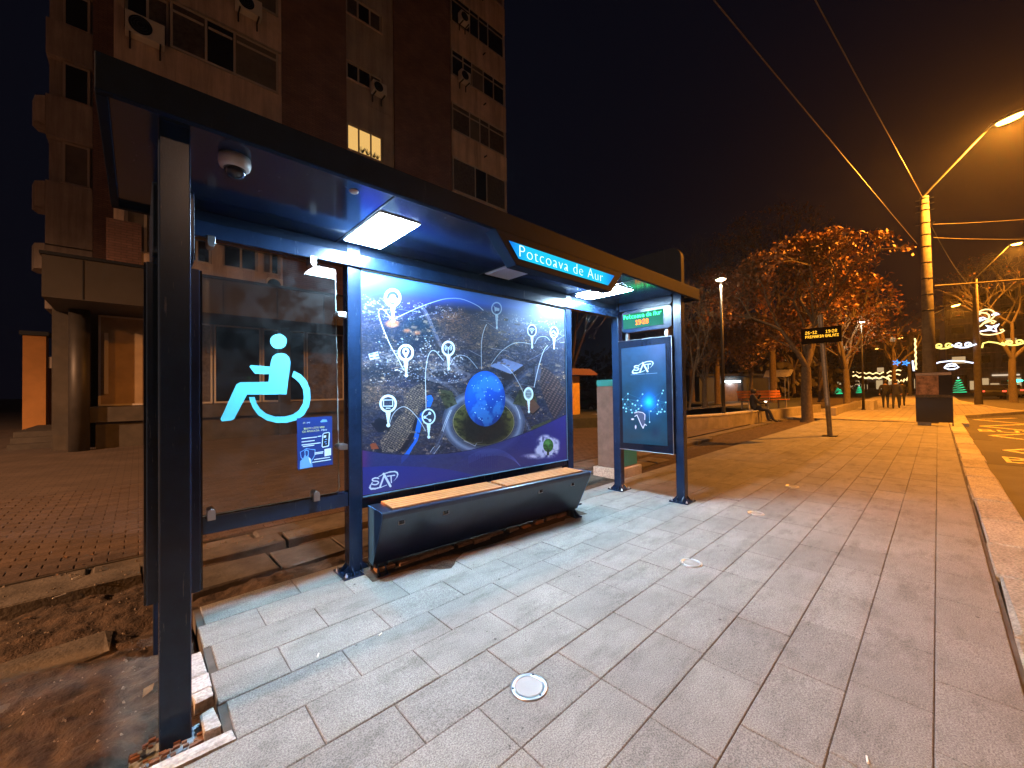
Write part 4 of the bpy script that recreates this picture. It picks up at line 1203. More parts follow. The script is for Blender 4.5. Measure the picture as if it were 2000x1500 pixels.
fpoly([(.09, .67), (.25, .615), (.48, .66), (.47, .755), (.39, .845), (.32, .87), (.18, .825), (.11, .76)], 'shield_inner', 'fl_navy', .0017)
fpoly([(.06, .99), (.07, .84), (.16, .79), (.20, .72), (.19, .65), (.25, .625), (.31, .655), (.31, .73), (.30, .77), (.38, .83), (.42, .99)], 'hooded_figure', 'fl_blue', .0021)
fpoly([(.215, .66), (.255, .645), (.29, .67), (.285, .73), (.25, .765), (.22, .73)], 'hood_shadow', 'fl_navy', .0025)
fpoly([(.30, .78), (.36, .82), (.37, .93), (.33, .88)], 'collar', 'fl_white', .0025)
fpoly([(.76, .665), (.955, .655), (.955, .80), (.76, .81)], 'blank_square', 'fl_white', .0014)

# bench
be = empty('bench', (2.55, 3.0, 0), 'long dark blue bench with orange wooden slats in front of the city poster', 'bench')
ang = R(-5.4)
def bf(v):                      # local: x along, y out from wall (towards street negative), z up
    c, s_ = math.cos(ang), math.sin(ang)
    return Vector((1.372 + v.x * c - v.y * s_, 3.206 + v.x * s_ + v.y * c, v.z + .028 if v.z > .1 else v.z))
LB, DB = 2.335, .335
def bb(): return MB()
prof = [(-.005, .085), (-.005, .498), (-DB + .02, .508), (-DB + .006, .503), (-DB, .49), (-DB + .004, .46), (-.115, .075), (-.06, .075)]
o = bb().prism([(y, z) for y, z in prof], 'x', 0, LB).xf(bf).build('body', 'bench_navy', be, bevel=.012)
M['end_lit_blue'] = mat('bench_end_lit_blue', (.035, .12, .28), .35, noise=(6, .3), scuff=.14)  # bench paint brightened: the roof panel's light on the ends is in the colour
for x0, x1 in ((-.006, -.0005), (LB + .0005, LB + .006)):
    bb().prism([(y * .985 - .002, z) for y, z in prof], 'x', x0, x1).xf(bf).build('end_panel', 'end_lit_blue', be)
for x in (.02, LB - .12):
    bb().box(x, x + .10, -.105, -.02, -.004, .074).xf(bf).build('foot', 'dark_steel', be)
for x in (.06, LB - .06):
    g = bb()
    for dx in (-.03, .03): g.prism([(-.106, .008), (-.185, .008), (-.106, .07)], 'x', x + dx - .004, x + dx + .004)
    g.box(x - .05, x + .05, -.205, -.106, -.003, .008); g.xf(bf).build('foot_plate', 'navy', be)
for k, (xa, xb) in enumerate(((.09, 1.14), (1.195, LB - .09))):
    for j in range(5):
        ya = -.040 - j * .053
        bb().chbox(xa, xb, ya - .046, ya, .5, .522, .004).xf(bf).build('slat', 'wood', be)
usb_lbl = None
for x in (.16, .55, 1.62, 2.08):
    zc = .405; y = -DB + .004 + (.46 - zc) * (DB - .004 - .115) / (.46 - .075)
    fr = MB().box(x - .026, x + .026, y - .004, y + .01, zc - .024, zc + .024).xf(bf).build('socket', 'steel', be)
    MB().box(x - .021, x + .021, y - .0065, y - .0045, zc - .019, zc + .019).xf(bf).build('socket_cover', 'black_frame', fr)
    MB().box(x - .009, x + .009, y - .009, y - .007, zc - .007, zc + .005).xf(bf).build('port', 'dark_steel', fr)
# ---------------------------------------------------------------- apartment tower behind the shelter
tw = empty('apartment_building', (6, 18, 0), 'tall brick and plaster apartment tower behind the shelter with one lit window', 'building')
FY = 16.2
MB().parts('brick_wall', 'facade_brick', tw, [(3.83, 6.19, FY + .04, 30, 0, 27), (8.30, 11.31, FY + .04, 30, 0, 27)])
MB().parts('core', 'plaster2', tw, [(-.52, 3.82, FY + .505, 30, 0, 27), (6.2, 8.29, FY + .505, 30, 0, 27), (11.32, 15.02, FY + .505, 30, 0, 27)])
MB().box(-.55, 15.08, FY - .02, 30.05, 27.01, 27.5).build('roof', 'plaster2', tw)
WV = random.Random(17)
M['pane_blind'] = mat('blind_pane', (.17, .15, .13), .3, noise=(2, .3))
def window(par, x0, x1, z0, z1, y, mull=(), transom=None, panes='pane', fw=.065, sill=True, openers=None):
    """frame with mullions at fractions; each pane its own part"""
    wd = MB()
    wd.box(x0 - .05, x1 + .05, y - .09, y + .02, z0 - .05, z0 - .002) if sill else wd.box(x0, x1, y + .05, y + .07, z0 - .04, z0 - .002)
    wo = wd.build('window', 'plaster', par)
    xs = [x0] + [x0 + (x1 - x0) * m for m in mull] + [x1]
    f = MB()
    f.box(x0, x1, y, y + .08, z0, z0 + fw); f.box(x0, x1, y, y + .08, z1 - fw, z1)
    for i, x in enumerate(xs):
        a = x if i == 0 else x - fw / 2; b_ = a + fw
        if i == len(xs) - 1: a, b_ = x - fw, x
        f.box(a, b_, y + .001, y + .079, z0 + fw, z1 - fw)
    if transom:
        for i in range(len(xs) - 1):
            zt = z0 + (z1 - z0) * transom
            f.box(xs[i] + fw, xs[i + 1] - fw, y + .002, y + .078, zt - fw / 2, zt + fw / 2)
    f.build('frame', 'pvc', wo)
    for i in range(len(xs) - 1):
        pm = panes[i % len(panes)] if isinstance(panes, (list, tuple)) else panes
        if pm == 'pane': pm = WV.choice(('pane', 'pane', 'pane', 'pane_curtain', 'pane_blind'))
        MB().box(xs[i] + fw * .5, xs[i + 1] - fw * .5, y + .03, y + .05, z0 + fw * .5, z1 - fw * .5).build('pane', pm, wo)
    return wo
PV = random.Random(31)
def band(par, x0, x1, z0, z1, y=FY, d=.5, m_='plaster'):
    return MB().box(x0, x1, y, y + d, z0, z1).build('parapet', m_, par)
# left balcony stack
LS = [5.72, 9.52, 12.37, 15.22, 18.1, 21, 23.9]; LH = [7.1, 10.95, 13.87, 16.7, 19.6, 22.5, 25.4]
zp = 4.75
for k, (s, h) in enumerate(zip(LS, LH)):
    band(tw, -.53, 3.82, zp, s - .055)
    MB().box(-.53, 3.82, FY - .02, FY + .06, zp, zp + .05).build('drip_edge', 'plaster2', tw)
    if k == 0:
        for xa, xb, m in ((-.3, .6, (.5,)), (1.0, 1.75, (.5,)), (2.05, 3.05, (.52,)), (3.2, 3.75, (.5,))):
            window(tw, xa, xb, s, h, FY + .1, m)
        MB().parts('pier', 'plaster', tw, [(a_, c_, FY, FY + .5, s - .054, h) for a_, c_ in ((-.53, -.31), (.61, .99), (1.76, 2.04), (3.06, 3.19), (3.76, 3.82))])
    else:
        window(tw, .72, 3.72, s, h, FY + .02, (.30, .56), None if k % 2 else .8, ['pane', 'pane_curtain', 'pane'] if k % 2 else 'pane', sill=False)
        window(tw, -.30, .70, s, h, FY + .20, (.5,), None, 'pane', sill=False)
        MB().parts('pier', 'plaster', tw, [(-.53, -.31, FY + .02, FY + .5, s - .05, h), (3.73, 3.82, FY + .02, FY + .5, s - .05, h)])
    zp = h + .005
band(tw, -.53, 3.82, zp, 27)
MB().box(-.68, .06, FY - .03, FY - .001, 5.05, 6.56).build('brick_infill', 'facade_brick', tw)
# middle strip
MS = [5.7, 8.55, 11.42, 14.38, 17.1, 20.0, 22.9]; MH = [6.8, 9.65, 12.52, 15.12, 17.92, 21.1, 24]
zp = 4.75
for k, (s, h) in enumerate(zip(MS, MH)):
    MB().box(6.2, 8.29, FY + .10, FY + .5, zp, s - .055).build('parapet', 'plaster2', tw)
    MB().box(7.76, 8.29, FY + .101, FY + .5, s - .054, h).build('pier', 'plaster2', tw)
    lit = k == 2
    wo = window(tw, 6.22, 7.75, s, h, FY + .14, (.33, .67), None, 'lit_window' if lit else ['pane', 'pane', 'pane_curtain'])
    MB().box(6.2, 8.29, FY + .085, FY + .0995, s - .75, s - .72).build('joint_strip', 'plaster2', tw)
    if lit:
        wo['label'] = 'lit amber window with potted plants on the sill'
        r = random.Random(2); b = MB()
        for cx in (6.85, 7.08, 7.35, 7.52):
            for _ in range(16):
                a = r.uniform(0, 6.28); l = r.uniform(.06, .26); x, z = cx + r.uniform(-.05, .05), s + .07
                b.quad((x - .012, FY + .12, z), (x + .012, FY + .12, z), (x + .012 + l * math.cos(a) * .6, FY + .10, z + l), (x + l * math.cos(a) * .6, FY + .10, z + l))
        b.build('sill_plant', 'leaf_dark', wo)
    zp = h + .002
MB().box(6.2, 8.29, FY + .10, FY + .5, zp, 27).build('parapet', 'plaster2', tw)
# right balcony stack
RS = [5.7, 8.6, 11.42, 14.45, 17.25, 19.95, 22.9]; RH = [7.1, 10.2, 13.1, 15.85, 18.55, 21.35, 24.4]
pats = [((.33, .66), None), ((.33, .66), None), ((.40, .62), None), ((.31, .50, .68), .78), ((.2, .36, .58, .78), .75), ((.33, .5, .68), .8), ((.33, .66), None)]
zp = 4.75
for k, (s, h) in enumerate(zip(RS, RH)):
    MB().box(11.32, 15.0, FY, FY + .5, zp, s - .055).build('parapet', 'plaster', tw)
    MB().lathe([(.035, 0), (.035, .25)], 0, 0, 0, 8).xf(lambda v, zz=s: Vector((13.4 + v.x, FY - .18 + v.z, zz - .62 + v.y))).build('drain_spout', 'dark_steel', tw)
    window(tw, 11.38, 14.9, s, h, FY + .02, pats[k][0], pats[k][1], ['pane_curtain', 'pane', 'pane_curtain'] if k in (2, 3) else 'pane', .055, sill=False)
    MB().box(14.91, 15.0, FY + .03, FY + .5, s - .05, h).build('pier', 'plaster', tw)
    zp = h + .002
MB().box(11.32, 15.0, FY, FY + .5, zp, 27).build('parapet', 'plaster', tw)
# left wing, set back
lw = MB().box(-1.27, -.55, 21.7, 30, 0, 22).build('wing_pier', 'facade_brick', tw)
for z0, z1 in ((4.6, 6.9), (6.95, 9.25), (10.9, 12.4), (13.9, 15.2), (16.6, 18.0), (19.4, 22)):
    MB().box(-2.45, -1.28, 21.75, 30, z0, z1).build('wing_wall', 'plaster2', tw)
for z0, z1 in ((9.26, 10.89), (12.41, 13.89), (15.21, 16.59), (18.01, 19.39)):
    MB().box(-2.40, -1.28, 22.1, 30, z0, z1).build('wing_wall', 'plaster2', tw)
    window(tw, -2.05, -1.36, z0 + .06, z1 - .02, 21.9, (), None, 'pane')
for z0 in (6.95, 9.2, 12.3):
    MB().prism([(-2.46, 21.76), (-2.46, 22.9), (-2.75, 22.9), (-2.85, 22.5), (-2.72, 21.95)], 'z', z0 - .9, z0).build('balcony', 'plaster2', tw)
# ground floor: canopy, shop front
cb = MB(); cb.box(-1.62, 15.0, 13.95, 16.18, 3.74, 4.72)
MB().box(-1.66, 15.0, 13.92, 16.19, 4.725, 4.80).build('canopy_cap', 'dark_steel', tw)
cb.build('canopy', 'canopy', tw)
MB().parts('canopy_seam', 'dark_steel', tw, [(-.98 + 1.37 * k, -.965 + 1.37 * k, 13.938, 13.949, 3.76, 4.70) for k in range(12)])
MB().parts('side_wall', 'dark_stone', tw, [(-1.7, -1.0, 16.21, 30, 0, 4.7), (15.03, 15.4, 16.21, 30, 0, 4.7)])
smoothed(MB().lathe([(.2, 0), (.2, 3.73)], -1.15, 15.55, 0, 20).build('column', 'dark_column', tw))
for x in (3.75, 8.2, 12.4): MB().box(x - .16, x + .16, 15.6, 15.9, 0, 3.735).build('column', 'dark_column', tw)
MB().box(-.86, 15, 15.75, 16.6, 0, .72).build('shop_base', 'dark_stone', tw)
MB().box(-1.05, 15, 15.62, 16.6, .725, 1.14).build('shop_sill', 'dark_stone', tw)
xs = [-.84, .45, 1.75, 3.1, 4.5, 5.9, 7.3, 8.7, 10.1, 11.5, 12.9, 14.9]
for k in range(len(xs) - 1):
    wo = window(tw, xs[k] + .02, xs[k + 1] - .02, 1.16, 3.70, 15.9, (), None, 'pane_paper' if k == 0 else ('pane_curtain' if k % 3 == 1 else 'pane'), .05, sill=False)
    wo['label'] = 'papered shop window' if k == 0 else 'dark shop window'
MB().box(-.70, -.62, 15.80, 15.88, 1.5, 3.2).build('door_post', 'pvc', tw)
# entrance steps at the corner
MB().parts('entrance_step', 'dark_stone', tw, [(-2.6 + .01 * k, -1.72 - .01 * k, 17.2 + .3 * k, 21.6 - .01 * k, 0, .15 + .15 * k) for k in range(3)])

# annex left of the tower, lit orange
an = empty('annex', (-2.8, 26, 0), 'low rendered annex with a square ochre pier far left beside the tower', 'building')
MB().box(-3.42, -2.80, 25.2, 25.9, 0, 3.95).build('pier', 'orange_wall', an)
MB().box(-3.5, -2.72, 25.1, 26, 3.955, 4.12).build('pier_cap', 'dark_steel', an)
MB().box(-2.79, -2.22, 25.9, 29, 0, 2.62).build('wall', 'orange_wall', an)
MB().box(-2.79, -1.72, 25.3, 29, 2.63, 3.1).build('roof', 'plaster2', an)
for z in (.5, 1.0): MB().tube([(-2.2, 26, z), (-1.75, 26, z)], .02, 6).build('handrail', 'steel', an)

# air conditioners on the facade
def aircon(x0, x1, z0, z1, y, label):
    o = empty('air_conditioner', ((x0 + x1) / 2, y, z0), label, 'air conditioner', 'air conditioners on the tower')
    MB().box(x0, x1, y - .34, y - .04, z0, z1).build('case', 'white_plastic', o, bevel=.015)
    cx, cz, r = x0 + (x1 - x0) * .38, (z0 + z1) / 2, (z1 - z0) * .42
    fan = MB().lathe([(r, 0), (r, .012), (r * .92, .016), (0, .016)], 0, 0, 0, 24).xf(lambda v: Vector((cx + v.x, y - .341 - v.z, cz + v.y))).build('fan_grille', 'black_frame', o)
    g = MB()
    for q in (.3, .55, .8): g.tube([(cx + r * q * math.cos(t), y - .364, cz + r * q * math.sin(t)) for t in [k * math.pi / 8 for k in range(17)]], .006, 4, False)
    g.build('guard', 'dark_steel', fan)
    MB().box(x0 + .08, x0 + .12, y - .36, y - .002, z0 - .05, z0 - .002).box(x1 - .12, x1 - .08, y - .36, y - .002, z0 - .05, z0 - .002).box(x0 + .08, x0 + .12, y - .04, y - .002, z0 - .3, z0 - .051).box(x1 - .12, x1 - .08, y - .04, y - .002, z0 - .3, z0 - .051).build('bracket', 'dark_steel', o)
aircon(-.29, .58, 12.05, 12.68, FY - .001, 'large air conditioner at the upper left beside the wide balcony window')
aircon(2.4, 3.15, 14.55, 15.1, FY - .001, 'air conditioner at the top edge above the wide left balcony window')
aircon(7.2, 7.8, 14.15, 14.62, FY + .08, 'air conditioner two floors above, on the strip of the lit window')
aircon(11.75, 12.3, 20.0, 20.5, FY - .001, 'topmost air conditioner on the right balcony stack')
aircon(11.72, 12.3, 17.0, 17.5, FY - .001, 'air conditioner on the right balcony stack below the topmost one')
aircon(3.3, 3.75, 5.0, 5.5, FY - .001, 'air conditioner seen through the shelter glass under first floor windows')

# far apartment block across the street, and its lit windows
def far_block(x, y0, y1, h, label, seed, floors, cols, depth=14):
    o = empty('apartment_block', (x, (y0 + y1) / 2, 0), label, 'building')
    MB().box(x, x + depth, y0, y1, 0, h).build('wall', 'plaster2', o)
    MB().box(x - .2, x + depth, y0 - .2, y1 + .2, h + .01, h + .5).build('roof', 'plaster2', o)
    r = random.Random(seed); fh = (h - 4) / floors
    for f in range(floors):
        MB().box(x - .25, x - .002, y0 + .2, y1 - .2, 3.9 + f * fh, 4.1 + f * fh).build('floor_band', 'plaster', o)
        for c in range(cols):
            cy = y0 + (c + .5) * (y1 - y0) / cols; ww = (y1 - y0) / cols * .3
            lit = r.random() < .12
            wo = MB().box(x - .06, x - .003, cy - ww, cy + ww, 4.9 + f * fh, 4.9 + f * fh + fh * .5).build('window', 'pvc', o)
            MB().box(x - .08, x - .061, cy - ww + .06, cy + ww - .06, 4.96 + f * fh, 4.84 + f * fh + fh * .5).build('pane', 'shop_glow' if lit else 'pane', wo)
    for c in range(cols):
        cy = y0 + (c + .5) * (y1 - y0) / cols; ww = (y1 - y0) / cols * .4
        MB().box(x - .05, x - .003, cy - ww, cy + ww, .4, 2.9).build('shop_window', 'shop_glow' if r.random() < .35 else 'pane', o)
far_block(104, -40, -1.2, 17, 'dim apartment block closing the far right of the street', 4, 5, 14)
far_block(150, -.5, 17, 15, 'distant apartment block at the end of the street behind the garlands', 6, 4, 7)
far_block(160, 18, 44, 14, 'distant dark apartment block behind the park trees', 8, 4, 8)

# park cabin with a cold light over its door
cab = empty('cabin', (36, 11.5, 0), 'small dark park cabin with a cold white light over its door', 'cabin')
MB().prism([(30.9, 12.3), (33.6, 9.9), (37.6, 9.4), (39, 12), (34, 15)], 'z', 0, 2.25).build('wall', mat('cabin_wall', (.04, .05, .055), .6), cab)
MB().prism([(30.6, 12.35), (33.5, 9.7), (37.8, 9.2), (39.4, 12), (34, 15.3)], 'z', 2.26, 2.45).build('roof', 'dark_steel', cab)
dx, dy = (33.6 - 30.9), (9.9 - 12.3); dl = math.hypot(dx, dy); ux, uy = dx / dl, dy / dl; nx_, ny_ = uy, -ux
def cq(a, d): return (30.9 + ux * a + nx_ * d, 12.3 + uy * a + ny_ * d)
MB().prism([cq(1.7, .002), cq(3.2, .002), cq(3.2, .04), cq(1.7, .04)], 'z', .05, 1.72).build('door', 'cab_metal', cab)
MB().prism([cq(1.75, .01), cq(3.1, .01), cq(3.1, .12), cq(1.75, .12)], 'z', 1.80, 1.92).build('tube_light', 'cold_tube', cab)
ld = bpy.data.lights.new('cabin_light', 'POINT'); ld.energy = 26; ld.color = (.75, .92, 1); ld.shadow_soft_size = .12
lo = bpy.data.objects.new('cabin_light', ld); COL.objects.link(lo); q = cq(2.4, .28); lo.location = (q[0], q[1], 1.78)

# yellow kiosk with rusty roof in the gap between posters
kx, ky = 14.0, 10.65
ko = empty('kiosk', (kx - .4, ky + 1.4, 0), 'yellow kiosk with a rusty overhanging roof seen beside the poster wall', 'kiosk')
MB().box(kx - 1.4, kx, ky, ky + 1.9, .10, 2.0).build('wall', 'yellow', ko)
MB().prism([(kx - 1.7, 2.04), (kx + .62, 2.04), (kx + .62, 2.12), (kx + .1, 2.30), (kx - 1.2, 2.30), (kx - 1.7, 2.12)], 'y', ky - .5, ky + 2.3).build('roof', 'rust_roof', ko)
for x in (kx - 1.3, kx - .1):
    for y in (ky + .1, ky + 1.8): MB().lathe([(.04, 0), (.04, .10)], x, y, 0, 8).build('leg', 'dark_steel', ko)
g = MB(); g.tube([(kx - .55 + .13 * math.cos(t) * (1 + .2 * t), ky - .004, 1.05 + .22 * math.sin(t * 1.3)) for t in [k * .35 for k in range(16)]], .012, 4)
g.tube([(kx - .3 + .1 * t, ky - .004, .95 + .12 * math.sin(5 * t)) for t in [k * .1 for k in range(14)]], .010, 4)
g.build('scrawl', 'black_pole', ko)
MB().box(kx - 1.2, kx - .05, ky - .012, ky - .001, .12, 1.9).build('panel', 'yellow', ko)
# ---------------------------------------------------------------- street furniture
cbx = empty('utility_cabinet', (6.05, 3.85, 0), 'brown metal utility cabinet with a teal top on a pale plinth behind the display', 'cabinet')
MB().chbox(5.74, 6.44, 3.58, 4.10, -.05, .115, .01).build('plinth', 'slab_pale', cbx)
MB().box(5.79, 6.38, 3.63, 4.04, .116, 1.49).build('case', 'cab_metal', cbx, bevel=.008)
MB().box(5.786, 6.384, 3.626, 4.044, 1.491, 1.60).build('top', 'teal', cbx, bevel=.008)
MB().box(5.83, 6.36, 3.622, 3.629, .14, 1.46).build('door', 'teal', cbx)
MB().box(5.783, 5.789, 3.68, 3.80, 1.35, 1.44).build('plate', 'cab_metal', cbx)

# round lights set flush in the paving
for i, (x, y) in enumerate(holes):
    o = empty('ground_light', (x, y, 0), ['round steel ground light nearest, in the front middle of the paving', 'round steel ground light second along the row, between two paving joints', 'round steel ground light third along the row, past the shelter end', 'round steel ground light farthest along the row towards the sign pole'][i], 'ground light', 'round lights in the paving')
    r = .091 if i == 0 else .085
    smoothed(MB().lathe([(r, -.004), (r, .004), (r * .97, .0065), (r * .76, .0065), (r * .74, .003)], x, y, 0, 40).build('rim', 'steel', o))
    MB().lathe([(r * .735, -.003), (r * .735, .0035), (0, .0045)], x, y, 0, 32).build('lens', mat('frosted_lens', (.33, .36, .38), .35) if i == 0 else M['galv'], o)
    sc = MB()
    for k in range(3):
        a = k * 2.09 + .5; sc.lathe([(.006, 0), (.006, .0015), (0, .002)], x + r * .87 * math.cos(a), y + r * .87 * math.sin(a), .0062, 8)
    sc.build('screws', 'dark_steel', o)

# stop sign pole with an amber led board
so = empty('led_board_pole', (14.44, 2.2, 0), 'galvanised pole carrying a black board with amber lettering on the pavement', 'sign')
MB().tube([(14.44, 2.135, 0), (14.44, 2.285, 3.47)], .062, 16).build('pole', 'galv', so)
MB().tube([(14.44, 2.285, 3.471), (14.44, 2.29, 3.50)], .07, 16).build('cap', 'galv', so)
MB().box(14.28, 14.60, 1.98, 2.30, -.004, .02).build('base_plate', 'dark_steel', so)
bo = MB().box(14.28, 14.37, 1.80, 2.73, 2.675, 3.125).build('board', 'led_back2', so, bevel=.01)
MB().box(14.371, 14.41, 2.2, 2.34, 2.8, 3.0).build('bracket', 'dark_steel', so)
for tx, yl, zt, dot in (('26-12', 2.62, 3.03, .0125), ('19:28', 2.14, 3.03, .0125), ('PRIMARIA', 2.62, 2.905, .0112), ('GALATI', 2.16, 2.905, .0112)):
    dots, wdt = led_text(tx, 0, zt, dot); d = MB()
    for u, z in dots: d.box(14.272, 14.279, yl - u - dot * .44, yl - u + dot * .44, z - dot * .44, z + dot * .44)
    d.build('led_text', 'led_amber', bo)

# black notice panel standing at the end of the bus bay
nb = empty('notice_panel', (20.35, .1, 0), 'black free-standing notice panel with a worn picture on its upper part', 'notice panel')
MB().box(20.30, 20.40, -.345, .555, .115, 1.86).build('body', 'black_frame', nb)
MB().box(20.285, 20.299, -.02, .535, 1.08, 1.745).build('picture', mat('worn_picture', (.34, .19, .13), .6, noise=(7, .8)), nb)
MB().box(20.285, 20.299, -.33, .54, 1.755, 1.85).build('header', 'cab_metal', nb)
MB().box(20.284, 20.2985, -.33, .54, .985, 1.07).build('strip', mat('worn_strip', (.09, .075, .06), .7, noise=(20, .7)), nb)
MB().box(20.32, 20.38, .18, .52, -.003, .114).build('foot', 'concrete', nb)
MB().lathe([(.015, 0), (.015, .114)], 20.35, -.33, 0, 8).build('leg', 'dark_steel', nb)

# ---------------------------------------------------------------- street lamps
def street_lamp(pole_xy, top, lamp_xyz, label, power, lens='sodium', colour=SODIUM, tail=True, r0=.205, r1=.12, far=False):
    x, y = pole_xy
    o = empty('street_lamp', (x, y, 0), label, 'street lamp', 'sodium street lamps')
    n = 8 if far else 18
    smoothed(MB().tube([(x, y, -.02), (x, y, top * .5), (x, y, top)], [r0, (r0 + r1) / 2, r1], n).build('pole', 'pole_concrete', o))
    L3 = Vector(lamp_xyz); P3 = Vector((x, y, top))
    d = (L3 - P3); e = L3 - Vector((d.x, d.y, 0)).normalized() * .35
    MB().tube([P3 + Vector((0, 0, -.5)), P3 + Vector((0, 0, .05)), P3 + (e - P3) * .12 + Vector((0, 0, .06)), e], .035, 6 if far else 10).build('arm', 'galv', o)
    h = Vector((d.x, d.y, .18 * math.hypot(d.x, d.y))).normalized(); s_ = h.cross(Vector((0, 0, 1))).normalized(); u = s_.cross(h)
    def hd(v): return L3 + h * v.x + s_ * v.y + u * v.z
    head = smoothed(MB().lathe([(.03, -.36), (.09, -.33), (.15, -.1), (.17, .15), (.13, .34), (.05, .40), (0, .41)], 0, 0, 0, 8 if far else 14).xf(lambda v: hd(Vector((v.z, v.x, max(v.y, -.01) * .7)))).build('head', 'galv', o))
    MB().lathe([(0, -.30), (.10, -.26), (.145, 0), (.13, .22), (.06, .32), (0, .33)], 0, 0, 0, 8 if far else 14).xf(lambda v: hd(Vector((v.z, v.x, min(v.y, 0) * .8 - .012)))).build('lens', lens, head)
    if power:
        l = bpy.data.lights.new('sodium_light', 'SPOT'); l.energy = power; l.color = colour; l.shadow_soft_size = .16
        l.spot_size = R(172); l.spot_blend = .45
        lo = bpy.data.objects.new('sodium_light', l); COL.objects.link(lo)
        lo.parent = o; lo.matrix_parent_inverse = Matrix.Translation(-Vector((x, y, 0)))
        lo.location = L3 + Vector((0, 0, -.22))
    return o
L1 = street_lamp((21.6, .20), 8.5, (21.5, -1.83, 10.40), 'tall concrete street lamp glowing orange above the notice panel', STREET_POWER)
# steel straps and clips on the near pole
for k, z in enumerate((8.42, 8.22, 7.98, 7.5, 7.05, 6.6, 6.0, 5.4, 4.8, 4.2)):
    rr_ = .205 - (.085 * z / 8.5) + .004
    b = MB(); b.lathe([(rr_, -.025), (rr_ + .004, -.02), (rr_ + .004, .02), (rr_, .025)], 21.6, .20, z, 18)
    if k < 4: b.box(21.56, 21.64, .20 + rr_, .20 + rr_ + .12, z - .015, z + .015); b.box(21.56, 21.64, .20 - rr_ - .12, .20 - rr_, z - .015, z + .015)
    b.build('strap', 'dark_steel', L1)
street_lamp((42.2, -1.9), 8.65, (44.1, -3.9, 11.05), 'orange street lamp on the pole with the glowing scroll', STREET_POWER * .8)
street_lamp((-19.5, -.45), 8.5, (-19.4, -2.9, 10.4), 'street lamp of the same row standing back along the kerb', STREET_POWER * .55)
street_lamp((3.0, -18.5), 8.5, (3.0, -16.2, 10.4), 'street lamp standing on the far kerb across the road', STREET_POWER * .07, 'warm_lens', (1.0, .58, .38))
street_lamp((-23.5, 3.0), 8.5, (-22.0, 3.4, 10.4), 'street lamp standing on the brick plaza left of the tower', STREET_POWER * 2.9, 'sodium', (1.0, .50, .25))
street_lamp((58, .55), 8.2, (57.3, -1.32, 9.0), 'orange street lamp third along the row past the notice panel', STREET_POWER * .6, far=True)
for (x, y, z), lb in (((72, .56, 9), 'small orange street lamp fourth along the row'), ((90, 4.0, 9), 'small orange street lamp fifth along the row above the trees'), ((112, 8.5, 9), 'pale distant street lamp over the park edge'), ((230, 12.8, 9), 'left one of the paired tiny street lamps at the street end'), ((246, 16.7, 9), 'right one of the paired tiny street lamps at the street end'), ((111, -10.2, 9), 'distant orange street lamp at the right edge before the block')):
    street_lamp((x + .3, y + 1.9), 8.2, (x, y, z), lb, 0, 'sodium_far', far=True)

def park_lamp(x, y, h, label, power):
    o = empty('park_lamp', (x, y, 0), label, 'park lamp', 'slender park lamps')
    smoothed(MB().tube([(x, y, 0), (x, y, h * .5), (x, y, h)], [.07, .055, .04], 12).build('pole', 'black_pole', o))
    MB().lathe([(.10, 0), (.10, .05), (.075, .06)], x, y, 0, 14).build('foot', 'black_pole', o)
    hd = MB().lathe([(.05, 0), (.2, .04), (.21, .08), (.06, .13), (0, .135)], x, y, h + .03, 20).build('head', 'black_pole', o)
    MB().lathe([(0, -.035), (.12, -.03), (.17, 0)], x, y, h + .055, 18).build('lens', 'warm_lens', hd)
    if power:
        l = bpy.data.lights.new('park_light', 'POINT'); l.energy = power; l.color = (1, .72, .42); l.shadow_soft_size = .12
        lo = bpy.data.objects.new('park_light', l); COL.objects.link(lo); lo.parent = o
        lo.matrix_parent_inverse = Matrix.Translation(-Vector((x, y, 0))); lo.location = (x, y, h - .12)
park_lamp(15.7, 5.40, 5.36, 'slender black park lamp with warm head, nearest the planter wall', 380)
park_lamp(31.0, 3.0, 5.1, 'slender black park lamp farther off beside the white block', 90)

# ---------------------------------------------------------------- planter wall, bench, paths
def wall_line(pts, th, h, z0=-.05):
    b = MB(); n = len(pts); L_, R_ = [], []
    for i, p in enumerate(pts):
        a = Vector(pts[max(i - 1, 0)]); c = Vector(pts[min(i + 1, n - 1)]); d = (c - a).normalized(); nn = Vector((-d.y, d.x))
        L_.append((p[0] + nn.x * th, p[1] + nn.y * th)); R_.append(p)
    b.prism(R_ + L_[::-1], 'z', z0, h)
    return b, R_, L_
pw = empty('planter_wall', (16, 5.4, 0), 'low curved concrete planter wall where the dark figure sits', 'wall')
pts = [(11.6, 6.7), (12.4, 6.15), (13.3, 5.76), (14.3, 5.42), (15.4, 5.18), (16.8, 5.02), (18.6, 4.95), (19.9, 5.02)]
b, R_, L_ = wall_line(pts, .32, .44); b.build('wall', 'concrete', pw, bevel=.01)
b, _, _ = wall_line([(p[0], p[1] - .02) for p in pts], .37, .49, .443); b.build('coping', 'slab_pale', pw)
pw2 = empty('planter_wall', (22, 4.8, 0), 'straight low planter wall under the orange bench slats', 'wall')
b, _, _ = wall_line([(20.3, 5.05), (22, 4.85), (24.4, 4.65), (27.6, 4.45)], .34, .40); b.build('wall', 'concrete', pw2, bevel=.01)
pw3 = empty('planter_wall', (29, 3.6, 0), 'farther low planter wall between the trees and the white block', 'wall')
b, _, _ = wall_line([(24.3, 3.35), (27.9, 3.5), (31, 3.4), (36, 3.6)], .3, .38); b.build('wall', 'concrete', pw3, bevel=.01)
bedpoly = L_[::-1] + [(20.2, 5.4), (24, 5.2), (28, 5), (40, 7), (60, 12), (60, 40), (20, 40), (11, 9.5)]
gr = tag(MB().prism(bedpoly[::-1], 'z', .0, .36).build('lawn', 'grass'), kind='structure')
